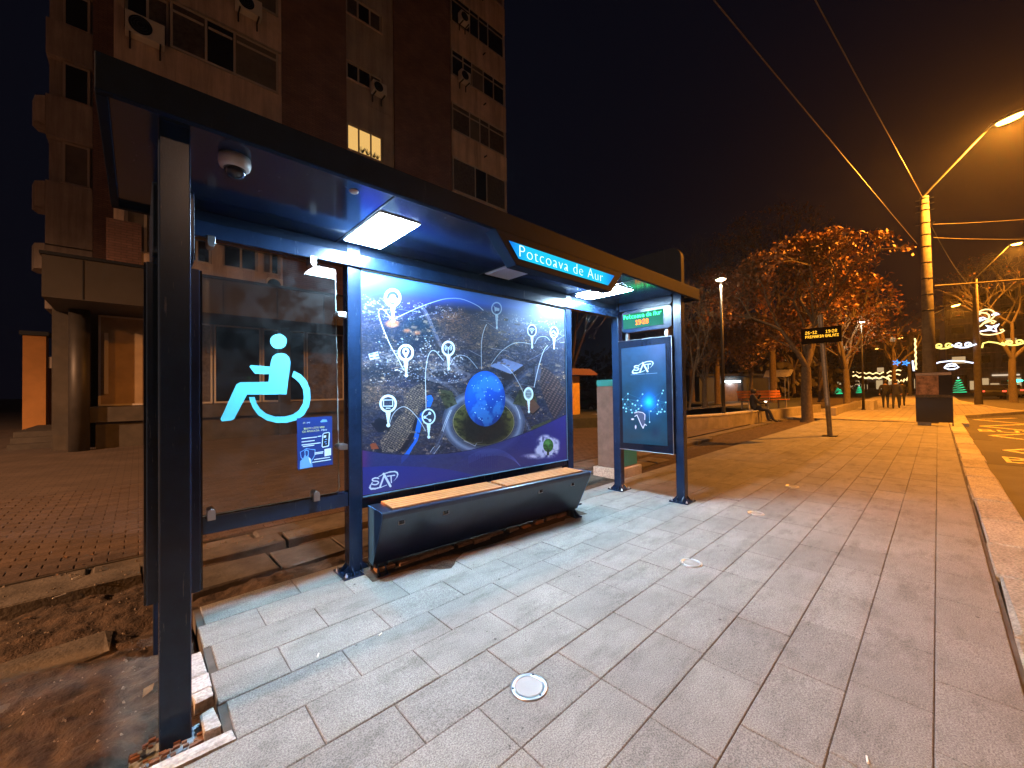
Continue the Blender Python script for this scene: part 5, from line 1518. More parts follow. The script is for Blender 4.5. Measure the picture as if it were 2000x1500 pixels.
tag(MB().prism([(14, 9.0), (21, 8.2), (29, 8.0), (30, 8.9), (21, 9.3), (14.2, 10.2)], 'z', .361, .372).build('park_path', 'slab_far'), kind='structure')
wb = empty('concrete_block', (32, 2.8, 0), 'pale concrete seat block at the foot of the farther park lamp', 'seat block')
MB().chbox(31.1, 33, 2.55, 3.05, 0, .55, .02).build('block', 'slab_pale', wb)

def slat_bench(cx, cy, a, ln, label):
    o = empty('park_bench', (0, 0, 0), label, 'bench')
    for k in range(3): MB().box(-ln / 2, ln / 2, -.20 + k * .15, -.08 + k * .15, .42, .45).build('seat_slat', 'wood', o)
    for k in range(3): MB().box(-ln / 2, ln / 2, .27 + k * .03, .295 + k * .03, .52 + k * .13, .62 + k * .13).build('back_slat', 'wood', o)
    for x in (-ln / 2 + .2, 0, ln / 2 - .2):
        MB().box(x - .03, x + .03, -.2, .30, .36, .419).box(x - .03, x + .03, -.18, -.12, 0, .359).box(x - .03, x + .03, .22, .28, 0, .359).box(x - .03, x + .03, .361, .39, .30, .92).build('leg', 'concrete', o)
    o.location = (cx, cy, .0); o.rotation_euler = (0, 0, a)
    return o
pb = slat_bench(22.2, 5.75, math.atan2(-1.3, 2.6), 2.7, 'orange slatted park bench behind the wall, right of the sitting person')
pb.location.z = .37
# small lit canopy on a post in the park, and a glowing ball lamp
co = empty('park_canopy', (35, 8.2, .36), 'small pale slanting canopy on thin posts in the park', 'canopy')
MB().prism([(-1.0, 2.12), (-.2, 2.66), (.9, 2.72), (1.0, 2.62), (.1, 2.22)], 'y', -.75, .75).build('roof', 'slab_pale', co).location = (35.2, 8.2, 0)
for dx, dy in ((-.4, -.5), (.6, -.5), (-.4, .5), (.6, .5)): MB().tube([(35.2 + dx, 8.2 + dy, .36), (35.2 + dx, 8.2 + dy, 2.3)], .04, 6).build('post', 'galv', co)
gb = empty('ground_spot', (25.3, 6.5, .36), 'small dazzling spot lamp low behind the sitting person', 'lamp')
MB().lathe([(.05, 0), (.05, .22), (.09, .23)], 25.3, 6.5, .36, 10).build('stand', 'dark_steel', gb)
smoothed(MB().lathe([(0, .22), (.07, .24), (.10, .3), (.07, .36), (0, .38)], 25.3, 6.5, .36, 14).build('bulb', 'warm_lens', gb))
# ---------------------------------------------------------------- trees
def tree(name, label, x, y, z0, h, crown_c, crown_r, seed, leaves=0, leaf='leaf', bark='bark', r0=.16, depth=6, group=None, lean=(0, 0), fork=.3, lsize=(.05, .11), stems=1, flat=False):
    r = random.Random(seed); rn = np.random.default_rng(seed)
    o = empty(name, (x, y, z0), label, 'tree', group)
    big, twig = MB(), MB(); tips = []
    cc = Vector((x + crown_c[0], y + crown_c[1], z0 + crown_c[2])); cr = Vector(crown_r)
    def outside(p):
        q = p - cc
        return math.sqrt((q.x / cr.x) ** 2 + (q.y / cr.y) ** 2 + (q.z / cr.z) ** 2)
    def grow(p, d, ln, rad, lev):
        pts = [p]; rads = [rad]; q = p; dd = d
        ns = 3 if lev < 3 else 2
        for k in range(ns):
            dd = (dd + Vector((r.uniform(-.22, .22), r.uniform(-.22, .22), r.uniform(-.12, .2)))).normalized()
            q = q + dd * ln / ns; pts.append(q); rads.append(rad * (1 - .38 * (k + 1) / ns))
        (big if lev < 3 else twig).tube(pts, rads, 7 if lev < 2 else (5 if lev < 4 else 3), False)
        tips.append((pts[-1], lev)); 
        if lev >= 3: tips.append((pts[1], lev))
        if lev >= depth: return
        for k in range(2 if lev == 0 else r.choice((2, 3, 3)) if lev < 4 else 2):
            a = r.uniform(0, 6.28); sp = r.uniform(.35, .95)
            e = dd.cross(Vector((math.cos(a), math.sin(a), .3))).normalized()
            nd = (dd + e * sp + Vector((0, 0, .10))).normalized()
            nl = ln * r.uniform(.62, .84)
            if outside(q + nd * nl) > 1.02:
                nd = (nd + (cc - q).normalized() * .75).normalized(); nl *= .7
            grow(q + Vector((0, 0, 0)), nd, nl, rad * .6 * r.uniform(.85, 1.1), lev + 1)
        if lev in (1, 2, 3) and r.random() < .7:
            a = r.uniform(0, 6.28); grow(pts[1], (dd + Vector((math.cos(a), math.sin(a), .1)) * .9).normalized(), ln * .6, rad * .45, lev + 2)
    for s_ in range(stems):
        a = s_ * 2.4 + seed
        base = Vector((x + (.12 * math.cos(a) if stems > 1 else 0), y + (.12 * math.sin(a) if stems > 1 else 0), z0 - .05))
        d0 = Vector((lean[0] + (.16 * math.cos(a) if stems > 1 else 0), lean[1] + (.16 * math.sin(a) if stems > 1 else 0), 1)).normalized()
        L0 = h * fork
        pts = [base, base + d0 * L0 * .5 + Vector((r.uniform(-.05, .05), r.uniform(-.05, .05), 0)), base + d0 * L0]
        big.tube([base - Vector((0, 0, .02)), base + d0 * .15] + pts[1:], [r0 * 1.5, r0 * 1.1, r0, r0 * .86], 10, False)
        for k in range(3):
            a2 = a + k * 2.1 + r.uniform(-.4, .4)
            grow(pts[-1], (d0 + Vector((math.cos(a2), math.sin(a2), .55)) * .62).normalized(), h * .24, r0 * .62, 1)
        grow(pts[-1], d0, h * .24, r0 * .66, 1)
    t = smoothed(big.build('trunk', bark, o))
    if twig.f:
        tw_ = twig.build('twigs', bark, t); 
    if leaves:
        tp = np.array([tuple(p) for p, l in tips if l >= 2]); 
        w_ = np.array([1.0 if l >= 3 else .4 for p, l in tips if l >= 2]); w_ /= w_.sum()
        w_ *= (rn.random(len(tp)) < .5) * rn.uniform(.2, 1.8, len(tp)); w_ /= w_.sum()
        idx = rn.choice(len(tp), leaves, p=w_)
        c = tp[idx] + rn.normal(0, .17, (leaves, 3)) * np.array([1, 1, .8])
        q = (c - np.array(cc)) / np.array(cr)
        keep = (q ** 2).sum(1) < 1.15
        c = c[keep]; m = len(c)
        nrm = rn.normal(size=(m, 3)); nrm /= np.linalg.norm(nrm, axis=1)[:, None]
        a = np.cross(nrm, rn.normal(size=(m, 3))); a /= np.linalg.norm(a, axis=1)[:, None]
        b = np.cross(nrm, a)
        s1 = rn.uniform(*lsize, m)[:, None]; s2 = s1 * rn.uniform(.45, .75, m)[:, None]
        V = np.stack([c - a * s1, c - b * s2 + nrm * s2 * .25, c + a * s1, c + b * s2 + nrm * s2 * .25], 1).reshape(-1, 3)
        me = bpy.data.meshes.new('foliage')
        me.vertices.add(m * 4); me.vertices.foreach_set('co', V.astype(np.float32).ravel())
        me.loops.add(m * 4); me.loops.foreach_set('vertex_index', np.arange(m * 4, dtype=np.int32))
        me.polygons.add(m); me.polygons.foreach_set('loop_start', np.arange(0, m * 4, 4, dtype=np.int32))
        me.update(calc_edges=True); me.validate()
        me.materials.append(M[leaf])
        f = bpy.data.objects.new('foliage', me); COL.objects.link(f); f.parent = o
        f.matrix_parent_inverse = Matrix.Translation(-parent_world(o))
    return o
GT = 'trees in the park'
tree('autumn_tree', 'large orange-brown leafy tree beside the led board pole', 20.4, 3.75, 0, 7.6, (.3, -.2, 4.8), (3.3, 3.5, 2.9), 5, 10500, 'leaf', r0=.19, depth=6, group=GT, fork=.30)
tree('autumn_tree', 'smaller leafy tree with a bright lower crown left of the large one', 23.2, 6.6, .36, 5.0, (.1, .1, 3.4), (1.75, 1.75, 1.5), 8, 5200, 'leaf2', r0=.09, depth=6, group=GT)
tree('autumn_tree', 'low spreading tree with yellow leaves behind the slender lamp', 22.3, 8.6, .36, 4.6, (0, 0, 3.2), (1.7, 1.7, 1.5), 13, 4200, 'leaf2', 'bark_pale', r0=.13, depth=6, group=GT)
tree('bare_tree', 'pale thin-stemmed bare tree right beside the display post', 19.3, 8.3, .36, 6.0, (0, 0, 4.0), (1.5, 1.5, 2.4), 21, 350, 'leaf2', 'bark_pale', r0=.055, depth=6, group=GT, stems=3)
tree('bare_tree', 'tall bare tree in the dark above the park cabin', 30, 12.5, .36, 12, (0, 0, 7.8), (4.2, 4.2, 4.6), 31, 0, r0=.2, depth=7, group=GT)
tree('bare_tree', 'tall bare tree whose twigs rise behind the orange crown', 30.5, 7.4, .36, 12.5, (0, 0, 8), (4.5, 4.5, 4.8), 33, 1500, 'leaf', r0=.2, depth=7, group=GT)
tree('autumn_tree', 'pale-trunked half-bare tree behind the concrete pole', 30.9, 3.75, .0, 8.2, (0, .3, 5.4), (2.8, 2.8, 2.8), 37, 4500, 'leaf', 'bark_pale', r0=.16, depth=6, group=GT)
tree('autumn_tree', 'distant leafy tree over the walkers', 40, 4.8, 0, 8.5, (0, 0, 5.6), (3.2, 3.2, 2.9), 41, 4500, 'leaf', r0=.16, depth=6, group=GT, lsize=(.07, .14))
tree('autumn_tree', 'distant leafy tree deep in the park left of the walkers', 46, 9.5, .36, 8.5, (0, 0, 5.4), (3.6, 3.6, 3.2), 43, 4200, 'leaf', r0=.18, depth=6, group=GT, lsize=(.08, .15))
tree('bare_tree', 'wide bare tree at the right edge over the street', 30, -8.0, -.13, 12.5, (0, 2.0, 8.2), (6.2, 6.0, 5.0), 51, 250, 'leaf', 'bark_pale', r0=.22, depth=8, group=GT)
tree('autumn_tree', 'dim leafy tree behind the slender lamp in the park', 27.5, 9.8, .36, 9.0, (0, 0, 5.6), (3.2, 3.2, 3.2), 71, 5200, 'leaf', r0=.17, depth=6, group=GT)
tree('autumn_tree', 'dim leafy tree filling the gap right of the large crown', 35, 5.6, 0.36, 8.4, (0, 0, 5.2), (3.0, 3.0, 3.0), 73, 4600, 'leaf', r0=.17, depth=6, group=GT)
tree('bare_tree', 'bare tree behind the second concrete lamp pole', 52, -4.2, -.13, 12, (0, .8, 7.8), (5.4, 5.4, 4.6), 53, 300, 'leaf', 'bark_pale', r0=.22, depth=7, group=GT)
tree('bare_tree', 'bare tree far off behind the notice panel', 63, 3.4, 0, 11, (0, 0, 7), (4.6, 4.6, 4.4), 57, 900, 'leaf', r0=.2, depth=7, group=GT)
tree('bare_tree', 'dark bare tree behind the yellow kiosk', 21, 16.5, 0, 10, (0, 0, 6.6), (4.2, 4.2, 3.8), 61, 700, 'leaf_dark', r0=.2, depth=7, group=GT)
# dark mass of the park beyond
rn = np.random.default_rng(77); nw = 9000
c = np.stack([rn.uniform(44, 95, nw), rn.uniform(9, 46, nw), np.abs(rn.normal(2.2, 2.4, nw)) + .3], 1)
s_ = rn.uniform(.25, .7, nw)[:, None]; nrm = rn.normal(size=(nw, 3)); nrm /= np.linalg.norm(nrm, axis=1)[:, None]
a = np.cross(nrm, rn.normal(size=(nw, 3))); a /= np.linalg.norm(a, axis=1)[:, None]; bb_ = np.cross(nrm, a)
V = np.stack([c - a * s_, c - bb_ * s_ * .6, c + a * s_, c + bb_ * s_ * .6], 1).reshape(-1, 3)
me = bpy.data.meshes.new('far_woods'); me.from_pydata(V.tolist(), [], np.arange(nw * 4).reshape(-1, 4).tolist()); me.materials.append(M['leaf_dark'])
fw_ = bpy.data.objects.new('far_woods', me); COL.objects.link(fw_)
tag(fw_, 'dark mass of shrubs and trees at the back of the park', 'woods', kind='stuff')
# low shrubs on the lawn edge
# ---------------------------------------------------------------- people
def skin_figure(joints, edges, root, zones, extra=None):
    """one continuous body grown over a skeleton; zones: fn(co)->material index"""
    names = list(joints)
    me = bpy.data.meshes.new('body'); me.from_pydata([joints[n][:3] for n in names], [(names.index(a), names.index(b)) for a, b in edges], [])
    o = bpy.data.objects.new('body', me); COL.objects.link(o)
    md = o.modifiers.new('skin', 'SKIN'); md.use_smooth_shade = True
    for i, n in enumerate(names):
        sv = me.skin_vertices[0].data[i]; rr_ = joints[n][3]
        sv.radius = rr_ if isinstance(rr_, tuple) else (rr_, rr_); sv.use_root = (n == root)
    s2 = o.modifiers.new('sub', 'SUBSURF'); s2.levels = 1; s2.render_levels = 1
    dg = bpy.context.evaluated_depsgraph_get(); dg.update()
    m2 = bpy.data.meshes.new_from_object(o.evaluated_get(dg))
    bpy.data.objects.remove(o)
    m2.polygons.foreach_set('use_smooth', [True] * len(m2.polygons))
    m2.materials.clear()
    for m_ in zones[0]: m2.materials.append(M[m_])
    for p in m2.polygons: p.material_index = zones[1](p.center)
    m2.name = 'body'
    return m2
BODY_E = [('pelvis', 'waist'), ('waist', 'chest'), ('chest', 'neck'), ('neck', 'chin'), ('chin', 'head'), ('head', 'crown'),
          ('chest', 'shl'), ('shl', 'ell'), ('ell', 'wrl'), ('wrl', 'hal'), ('chest', 'shr'), ('shr', 'elr'), ('elr', 'wrr'), ('wrr', 'har'),
          ('pelvis', 'hil'), ('hil', 'knl'), ('knl', 'anl'), ('anl', 'tol'), ('pelvis', 'hir'), ('hir', 'knr'), ('knr', 'anr'), ('anr', 'tor')]
def fingers(parent, wrist, hand, s=1):
    d = (Vector(hand) - Vector(wrist)).normalized(); side = d.cross(Vector((0, 0, 1))).normalized() if abs(d.z) < .9 else Vector((0, 1, 0)); up = side.cross(d)
    b = MB()
    for k, ln in enumerate((.065, .078, .072, .056)):
        p = Vector(hand) + side * (.026 - .017 * k)
        b.tube([p, p + d * ln * .5 * s, p + d * ln * .85 * s - up * .02], [.009, .008, .006], 5)
    p = Vector(hand) + side * .035 - d * .03
    b.tube([p, p + side * .025 + d * .03, p + side * .03 + d * .055], [.010, .009, .007], 5)
    return b.build('fingers', 'skin', parent)
def walker(x, y, a, hgt, label, phase, coat, bag=None, group='people walking away along the pavement'):
    k = hgt / 1.74
    st = .17 * phase
    J = dict(pelvis=(0, 0, .95, (.13, .16)), waist=(.01, 0, 1.10, (.12, .15)), chest=(.02, 0, 1.34, (.13, .18)), neck=(.02, 0, 1.50, .062), chin=(.035, 0, 1.57, .065), head=(.03, 0, 1.64, .088), crown=(.02, 0, 1.715, .055),
             shl=(.0, .20, 1.42, .075), ell=(-.05 - st * .5, .27, 1.16, .058), wrl=(.06 - st, .26, .94, .042), hal=(.09 - st * 1.1, .25, .88, .036),
             shr=(.0, -.20, 1.42, .075), elr=(-.05 + st * .5, -.27, 1.16, .058), wrr=(.06 + st, -.26, .94, .042), har=(.09 + st * 1.1, -.25, .88, .036),
             hil=(0, .10, .88, .105), knl=(.05 + st * .8, .11, .49, .07), anl=(-.02 + st * 1.5, .11, .09, .05), tol=(.12 + st * 1.5, .12, .045, .042),
             hir=(0, -.10, .88, .105), knr=(.05 - st * .6, -.11, .49, .07), anr=(-.06 - st * 1.5, -.11, .11 + .04 * abs(phase), .05), tor=(.07 - st * 1.4, -.12, .05, .042))
    zones = ([coat, 'jeans', 'black_pole', 'skin'], lambda c: 3 if (c.z > 1.50 or (.84 < c.z < .925 and abs(c.y) > .2)) else (0 if c.z > .80 else (1 if c.z > .10 else 2)))
    me = skin_figure(J, BODY_E, 'pelvis', zones)
    o = empty('person', (0, 0, 0), label, 'person', group)
    b = bpy.data.objects.new('body', me); COL.objects.link(b); b.parent = o
    smoothed(MB().lathe([(.06, 1.56), (.098, 1.60), (.106, 1.66), (.09, 1.725), (.04, 1.755), (0, 1.76)], .008, 0, 0, 14).build('hair', 'hair', o))
    for s_ in ('l', 'r'): fingers(o, J['wr' + s_][:3], J['ha' + s_][:3])
    f = MB(); f.lathe([(0, 0), (.012, .008), (.010, .02), (0, .03)], .118, 0, 1.60, 6)
    for ey in (-.032, .032): f.lathe([(0, 0), (.008, .006), (0, .012)], .108, ey, 1.635, 6)
    f.build('face', 'skin', o)
    if bag: MB().box(-.16, -.06, -.2, -.32, .62, .85).build('bag', 'black_pole', o)
    o.location = (x, y, 0); o.rotation_euler = (0, 0, a); o.scale = (k, k, k)
    return o
walker(33.6, 2.22, .02, 1.70, 'dark-coated walker on the left of the pair heading away', 1, 'cloth')
walker(33.0, 1.72, -.03, 1.72, 'walker in a blue-black coat, right of the pair heading away', -1, 'cloth2')
walker(37.2, 1.65, .0, 1.66, 'walker half hidden ahead of the dark pair', 1, 'cloth2')
walker(36.2, .62, .05, 1.74, 'lone dark walker just left of the notice panel', -1, 'cloth')
# sitting person on the planter wall, facing the street side, leaning back, hands raised at the mouth
def sitter(x, y, a):
    J = dict(pelvis=(0, 0, .57, (.14, .17)), waist=(-.05, 0, .72, (.13, .16)), chest=(-.06, 0, .96, (.13, .18)), neck=(-.03, 0, 1.12, .06), chin=(.0, 0, 1.17, .064), head=(.01, 0, 1.24, .088), crown=(-.005, 0, 1.315, .055),
             shl=(-.06, .20, 1.05, .075), ell=(.16, .24, .92, .055), wrl=(.24, .10, 1.08, .04), hal=(.22, .05, 1.14, .034),
             shr=(-.06, -.20, 1.05, .075), elr=(.10, -.25, .80, .055), wrr=(.30, -.14, .78, .04), har=(.36, -.10, .78, .034),
             hil=(.05, .10, .56, .105), knl=(.44, .13, .54, .07), anl=(.50, .12, .10, .05), tol=(.66, .13, .045, .042),
             hir=(.05, -.10, .56, .105), knr=(.46, -.11, .52, .07), anr=(.64, -.11, .10, .05), tor=(.80, -.11, .05, .042))
    zones = (['cloth', 'jeans', 'black_pole', 'skin'], lambda c: 3 if (c.z > 1.115 and abs(c.y) < .1) else (0 if c.x < .36 and c.z > .60 or (c.z > .7) else (1 if c.z > .10 else 2)))
    me = skin_figure(J, BODY_E, 'pelvis', zones)
    o = empty('person', (0, 0, 0), 'person in dark clothes sitting on the planter wall with a hand raised', 'person')
    b = bpy.data.objects.new('body', me); COL.objects.link(b); b.parent = o
    smoothed(MB().lathe([(.07, 1.17), (.10, 1.2), (.107, 1.26), (.09, 1.33), (.04, 1.355), (0, 1.36)], -.018, 0, 0, 14).build('hair', 'hair', o))
    for s_ in ('l', 'r'): fingers(o, J['wr' + s_][:3], J['ha' + s_][:3])
    f = MB(); f.lathe([(0, 0), (.012, .008), (.010, .02), (0, .03)], .10, 0, 1.20, 6)
    for ey in (-.032, .032): f.lathe([(0, 0), (.008, .006), (0, .012)], .09, ey, 1.235, 6)
    f.build('face', 'skin', o)
    o.location = (x, y, 0); o.rotation_euler = (0, 0, a)
sitter(18.3, 5.12, R(-62))

# ---------------------------------------------------------------- cars
def car(x, y, a, label, paint='car', lights=None, z=-.126, group='parked cars'):
    o = empty('parked_car', (0, 0, 0), label, 'car', group)
    prof = [(-2.1, .35), (-2.15, .75), (-2.0, .95), (-1.55, 1.0), (-.95, 1.40), (.35, 1.43), (1.05, 1.02), (1.95, .88), (2.12, .65), (2.1, .30)]
    b = MB(); n = len(prof)
    ws = [.80 if z_ < .97 or abs(x_) > 1.3 else .62 for x_, z_ in prof]
    b.v = [(px, w_, pz) for (px, pz), w_ in zip(prof, ws)] + [(px, -w_, pz) for (px, pz), w_ in zip(prof, ws)]
    b.face(list(range(n))); b.face(list(range(2 * n - 1, n - 1, -1)))
    for i in range(n): b.face([i, n + i, n + (i + 1) % n, (i + 1) % n])
    b.build('body', paint, o, bevel=.06)
    for sg in (1, -1):
        g = MB(); g.v = [(-1.25, sg * .76, 1.02), (.85, sg * .76, 1.02), (.30, sg * .645, 1.36), (-.90, sg * .645, 1.34)]; g.face([0, 1, 2, 3] if sg < 0 else [3, 2, 1, 0]); g.build('side_window', 'pane', o)
        for wx in (-1.3, 1.3):
            w_ = MB().lathe([(.2, -.09), (.32, -.09), (.32, .09), (.2, .09)], 0, 0, 0, 18).xf(lambda v: Vector((wx + v.x, sg * .74 + v.z, .32 + v.y))).build('wheel', 'tyre', o)
            MB().lathe([(.19, -.094), (.19, .094)], 0, 0, 0, 12).xf(lambda v: Vector((wx + v.x, sg * .74 + v.z, .32 + v.y))).build('rim', 'galv', w_)
        MB().box(2.06, 2.14, sg * .68 - .12, sg * .68 + .12, .62, .74).build('headlight', 'head' if lights == 'head' else 'dome_glass', o)
        MB().box(-2.17, -2.10, sg * .66 - .12, sg * .66 + .12, .74, .88).build('tail_light', 'tail' if lights == 'tail' else 'rust_roof', o)
    g = MB(); g.v = [(1.06, .66, 1.05), (1.06, -.66, 1.05), (.40, -.58, 1.41), (.40, .58, 1.41)]; g.face([0, 1, 2, 3]); g.build('windscreen', 'pane', o)
    g = MB(); g.v = [(-1.55, -.66, 1.03), (-1.55, .66, 1.03), (-.99, .58, 1.39), (-.99, -.58, 1.39)]; g.face([0, 1, 2, 3]); g.build('rear_window', 'pane', o)
    o.location = (x, y, z); o.rotation_euler = (0, 0, a)
    return o
car(18.6, 13.6, R(75), 'dark parked car behind the yellow kiosk', 'car', None, 0)
car(62, -3.6, .02, 'dark car with red tail lights beyond the green light tree', 'car', 'tail')
car(70, -5.4, .0, 'grey car with red tail lights near the far kerb', 'car2', 'tail')
car(55, -9.2, R(180), 'dark car parked across the street under the green shop light', 'car')
car(47, -9.4, R(180), 'grey car parked across the street at the right edge', 'car2')
car(118, -2.5, R(180), 'far car with dazzling headlights coming up the street', 'car2', 'head')
car(95, 1.2, 0, 'far car with tail lights behind the walkers', 'car', 'tail')

# ---------------------------------------------------------------- street decorations
def glow(name, label, strokes, cat='light decoration', group='festive light decorations', rad=.05):
    """strokes: (list of 3D points, material)"""
    allp = [Vector(p) for s_ in strokes for p in s_[0]]
    c = sum(allp, Vector()) / len(allp)
    o = empty(name, c, label, cat, group)
    for pts, m_ in strokes:
        MB().tube(pts, rad, 6).build('light_tube', m_, o)
    return o
def plane_pts(org, ux, uz, pts): return [tuple(Vector(org) + Vector(ux) * p[0] + Vector(uz) * p[1]) for p in pts]
def spiral(cx, cz, r0, r1, a0, a1, n=16): return [(cx + (r0 + (r1 - r0) * k / n) * math.cos(a0 + (a1 - a0) * k / n), cz + (r0 + (r1 - r0) * k / n) * math.sin(a0 + (a1 - a0) * k / n)) for k in range(n + 1)]
ux, uz = (0, -1, 0), (0, 0, 1)
sx = lambda px, py: ((px - 905) * .0030, (945 - py) * .0030)     # scroll drawn on the pole
P_ = lambda pts: plane_pts((42.2, -2.0, 4.72), ux, uz, [sx(*p) for p in pts])
glow('scroll_light', 'tall glowing scroll ornament with a star hung on the second pole', [
    (P_([(925, 395), (960, 365), (1010, 352), (1070, 362), (1120, 400), (1150, 460), (1140, 530), (1090, 590), (1010, 640), (950, 700), (905, 750), (885, 810), (905, 870), (970, 920), (1060, 940), (1160, 930), (1230, 905), (1275, 865), (1260, 835), (1215, 850)]), 'neon_warm'),
    (P_([(870, 460), (905, 465), (940, 445), (905, 430), (960, 418), (1020, 435), (1060, 480), (1070, 540), (1040, 600), (980, 660), (940, 720)]), 'neon_warm'),
    (P_([(960, 680), (1050, 640), (1120, 620), (1160, 650), (1130, 685), (1090, 665)]), 'neon_warm'),
    (P_([(905, 850), (1000, 830), (1090, 790), (1210, 710), (1150, 800), (1170, 880), (1080, 830), (990, 845), (1060, 780), (1010, 720), (1100, 760), (1180, 730)]), 'neon_white'),
    (P_([(875, 590), (930, 540), (980, 530), (1030, 560), (940, 600), (900, 610), (950, 560)]), 'neon_white'),
    (P_([(1100, 500), (1160, 450), (1210, 490), (1150, 520), (1190, 460)]), 'neon_white')], rad=.045)
def curl(org, s, m_, flip=1): 
    return [(plane_pts(org, (0, -s * flip, 0), (0, 0, s), [(-1.2, .25), (-.9, -.05), (-.3, -.28), (.3, -.28), (.9, -.05), (1.3, .12)]), m_), (plane_pts(org, (0, -s * flip, 0), (0, 0, s), spiral(-.45, .12, .38, .10, 3.6, -3.5)), m_), (plane_pts(org, (0, -s * flip, 0), (0, 0, s), spiral(.42, .12, .38, .10, -.4, 6.6)), m_)]
glow('garland_light', 'glowing yellow curl garland left of the second pole', curl((42, -.35, 4.12), .48, 'neon_yellow'), rad=.05)
glow('garland_light', 'glowing white curl garland between the yellow one and the second pole', curl((42, -1.28, 4.10), .46, 'neon_white'), rad=.05)
glow('garland_light', 'long yellow swash garland right of the second pole', curl((42.6, -3.55, 4.1), .45, 'neon_yellow') + [(plane_pts((42.6, -2.9, 4.1), ux, uz, [(-.75, -.2), (-.7, .12), (-.45, .2), (-.1, .1), (.25, -.12)]), 'neon_yellow')], rad=.05)
glow('garland_light', 'white arched garland with a bell over the street', [(plane_pts((67, -1.1, 3.7), (0, -1, 0), uz, [(-1.9, -.25), (-1.5, .0), (-.9, .25), (0, .35), (.9, .25), (1.5, .05), (1.9, -.02)]), 'neon_white'),
      (plane_pts((67, -1.1, 3.4), (0, -1, 0), uz, [(-.55, -.1), (-.3, .25), (0, .35), (.3, .25), (.55, -.1), (.2, -.3), (-.2, -.3), (-.55, -.1)]), 'neon_white'), (plane_pts((67, -1.1, 3.4), (0, -1, 0), uz, [(-.3, 0), (0, .1), (.3, 0)]), 'neon_white')], rad=.08)
glow('blue_star_light', 'left glowing blue star over the far pavement', [(plane_pts((55.5, 2.8, 3.65), ux, uz, [(.3 * math.cos(k * 2.513), .3 * math.sin(k * 2.513)) for k in range(6)]), 'neon_blue')], rad=.05)
glow('blue_star_light', 'right glowing blue star over the far pavement', [(plane_pts((56.0, 2.15, 3.6), ux, uz, [(.3 * math.cos(k * 2.513), .3 * math.sin(k * 2.513)) for k in range(6)]), 'neon_blue')], rad=.05)
for i, (gx, gy, gz, w_, lb) in enumerate(((84, 6.6, 2.9, 5.5, 'swag of warm lights across the far street, nearest the walkers'), (98, 7.6, 3.9, 6.5, 'swag of warm lights across the far street, higher and behind'), (74, 3.6, 2.2, 2.2, 'short bright warm swag left of the concrete pole'))):
    pts = [(gx, gy - w_ / 2 + w_ * k / 14, gz - .5 * math.sin(math.pi * k / 14) + .28 * (k % 2)) for k in range(15)]
    glow('garland_light', lb, [(pts, 'neon_warm')], rad=.11)
glow('ladder_light', 'column of white and warm lights left of the concrete pole', [([(44, 1.1 + .05 * (k % 2), 2.6 + .22 * k) for k in range(12)], 'neon_warm'), ([(44.05, 1.25, 2.5), (44.05, 1.3, 3.3)], 'neon_white')], rad=.05)
def light_tree(x, y, z, h, lb, m_='neon_green'):
    r = []
    for k in range(6):
        w_ = .12 + .75 * h * .38 * (k + 1) / 6; zz_ = z + h * (1 - (k + 1) / 6.3)
        r += [(x, y + w_, zz_), (x, y - w_, zz_ + h * .05)]
    glow('light_tree', lb, [(r, m_), ([(x, y, z + h * .98), (x, y, z + h * 1.08)], 'neon_white')], rad=.05)
light_tree(71.5, -1.7, .3, 1.8, 'green zigzag light tree right of the notice panel')
light_tree(72, 9.6, .2, 1.2, 'small green light tree among the park trunks')
light_tree(88, 9.0, .1, 1.2, 'green light tree far behind the walkers')
# shop fronts at the end of the street
def shop(x, y0, y1, z1, label, m_, sign='sign_dim'):
    o = empty('shop_front', (x, (y0 + y1) / 2, 0), label, 'shop front', 'distant shop fronts')
    MB().box(x, x + 6, y0, y1, 0, z1).build('wall', 'plaster2', o)
    n = 5
    for k in range(n):
        a = y0 + (y1 - y0) * (k + .08) / n; c = y0 + (y1 - y0) * (k + .92) / n
        MB().box(x - .06, x - .003, a, c, .5 + .3 * (k % 2), z1 * (.68 - .12 * (k % 3))).build('window', m_ if k % 4 != 1 else 'pane_curtain', o)
    MB().box(x - .15, x - .003, y0 + .2, y1 - (y1 - y0) * .45, z1 * .78, z1 * .84).build('sign', sign, o)
shop(120, 8.2, 14.5, 3.6, 'white-lit shop front behind the walkers', 'shop_glow')
shop(125, 16, 24, 3.4, 'warm-lit shop front left of the walkers', 'shop_glow', 'neon_green')
shop(92, -16, -9.5, 3.4, 'dark shop front with a green glowing sign at the right', 'pane', 'neon_green')
shop(96, -8.6, -3.4, 3.3, 'shop front with small warm windows right of the light tree', 'shop_glow', 'sign_dim')
fl_ = empty('green_shop_light', (77, -6.3, 1.7), 'dazzling green light at the far right of the street', 'light')
smoothed(MB().lathe([(0, -.2), (.5, -.1), (.6, .05), (.4, .18), (0, .2)], 77, -6.4, 1.7, 12).build('globe', emat('green_glow', (.05, .9, .55), 5), fl_))

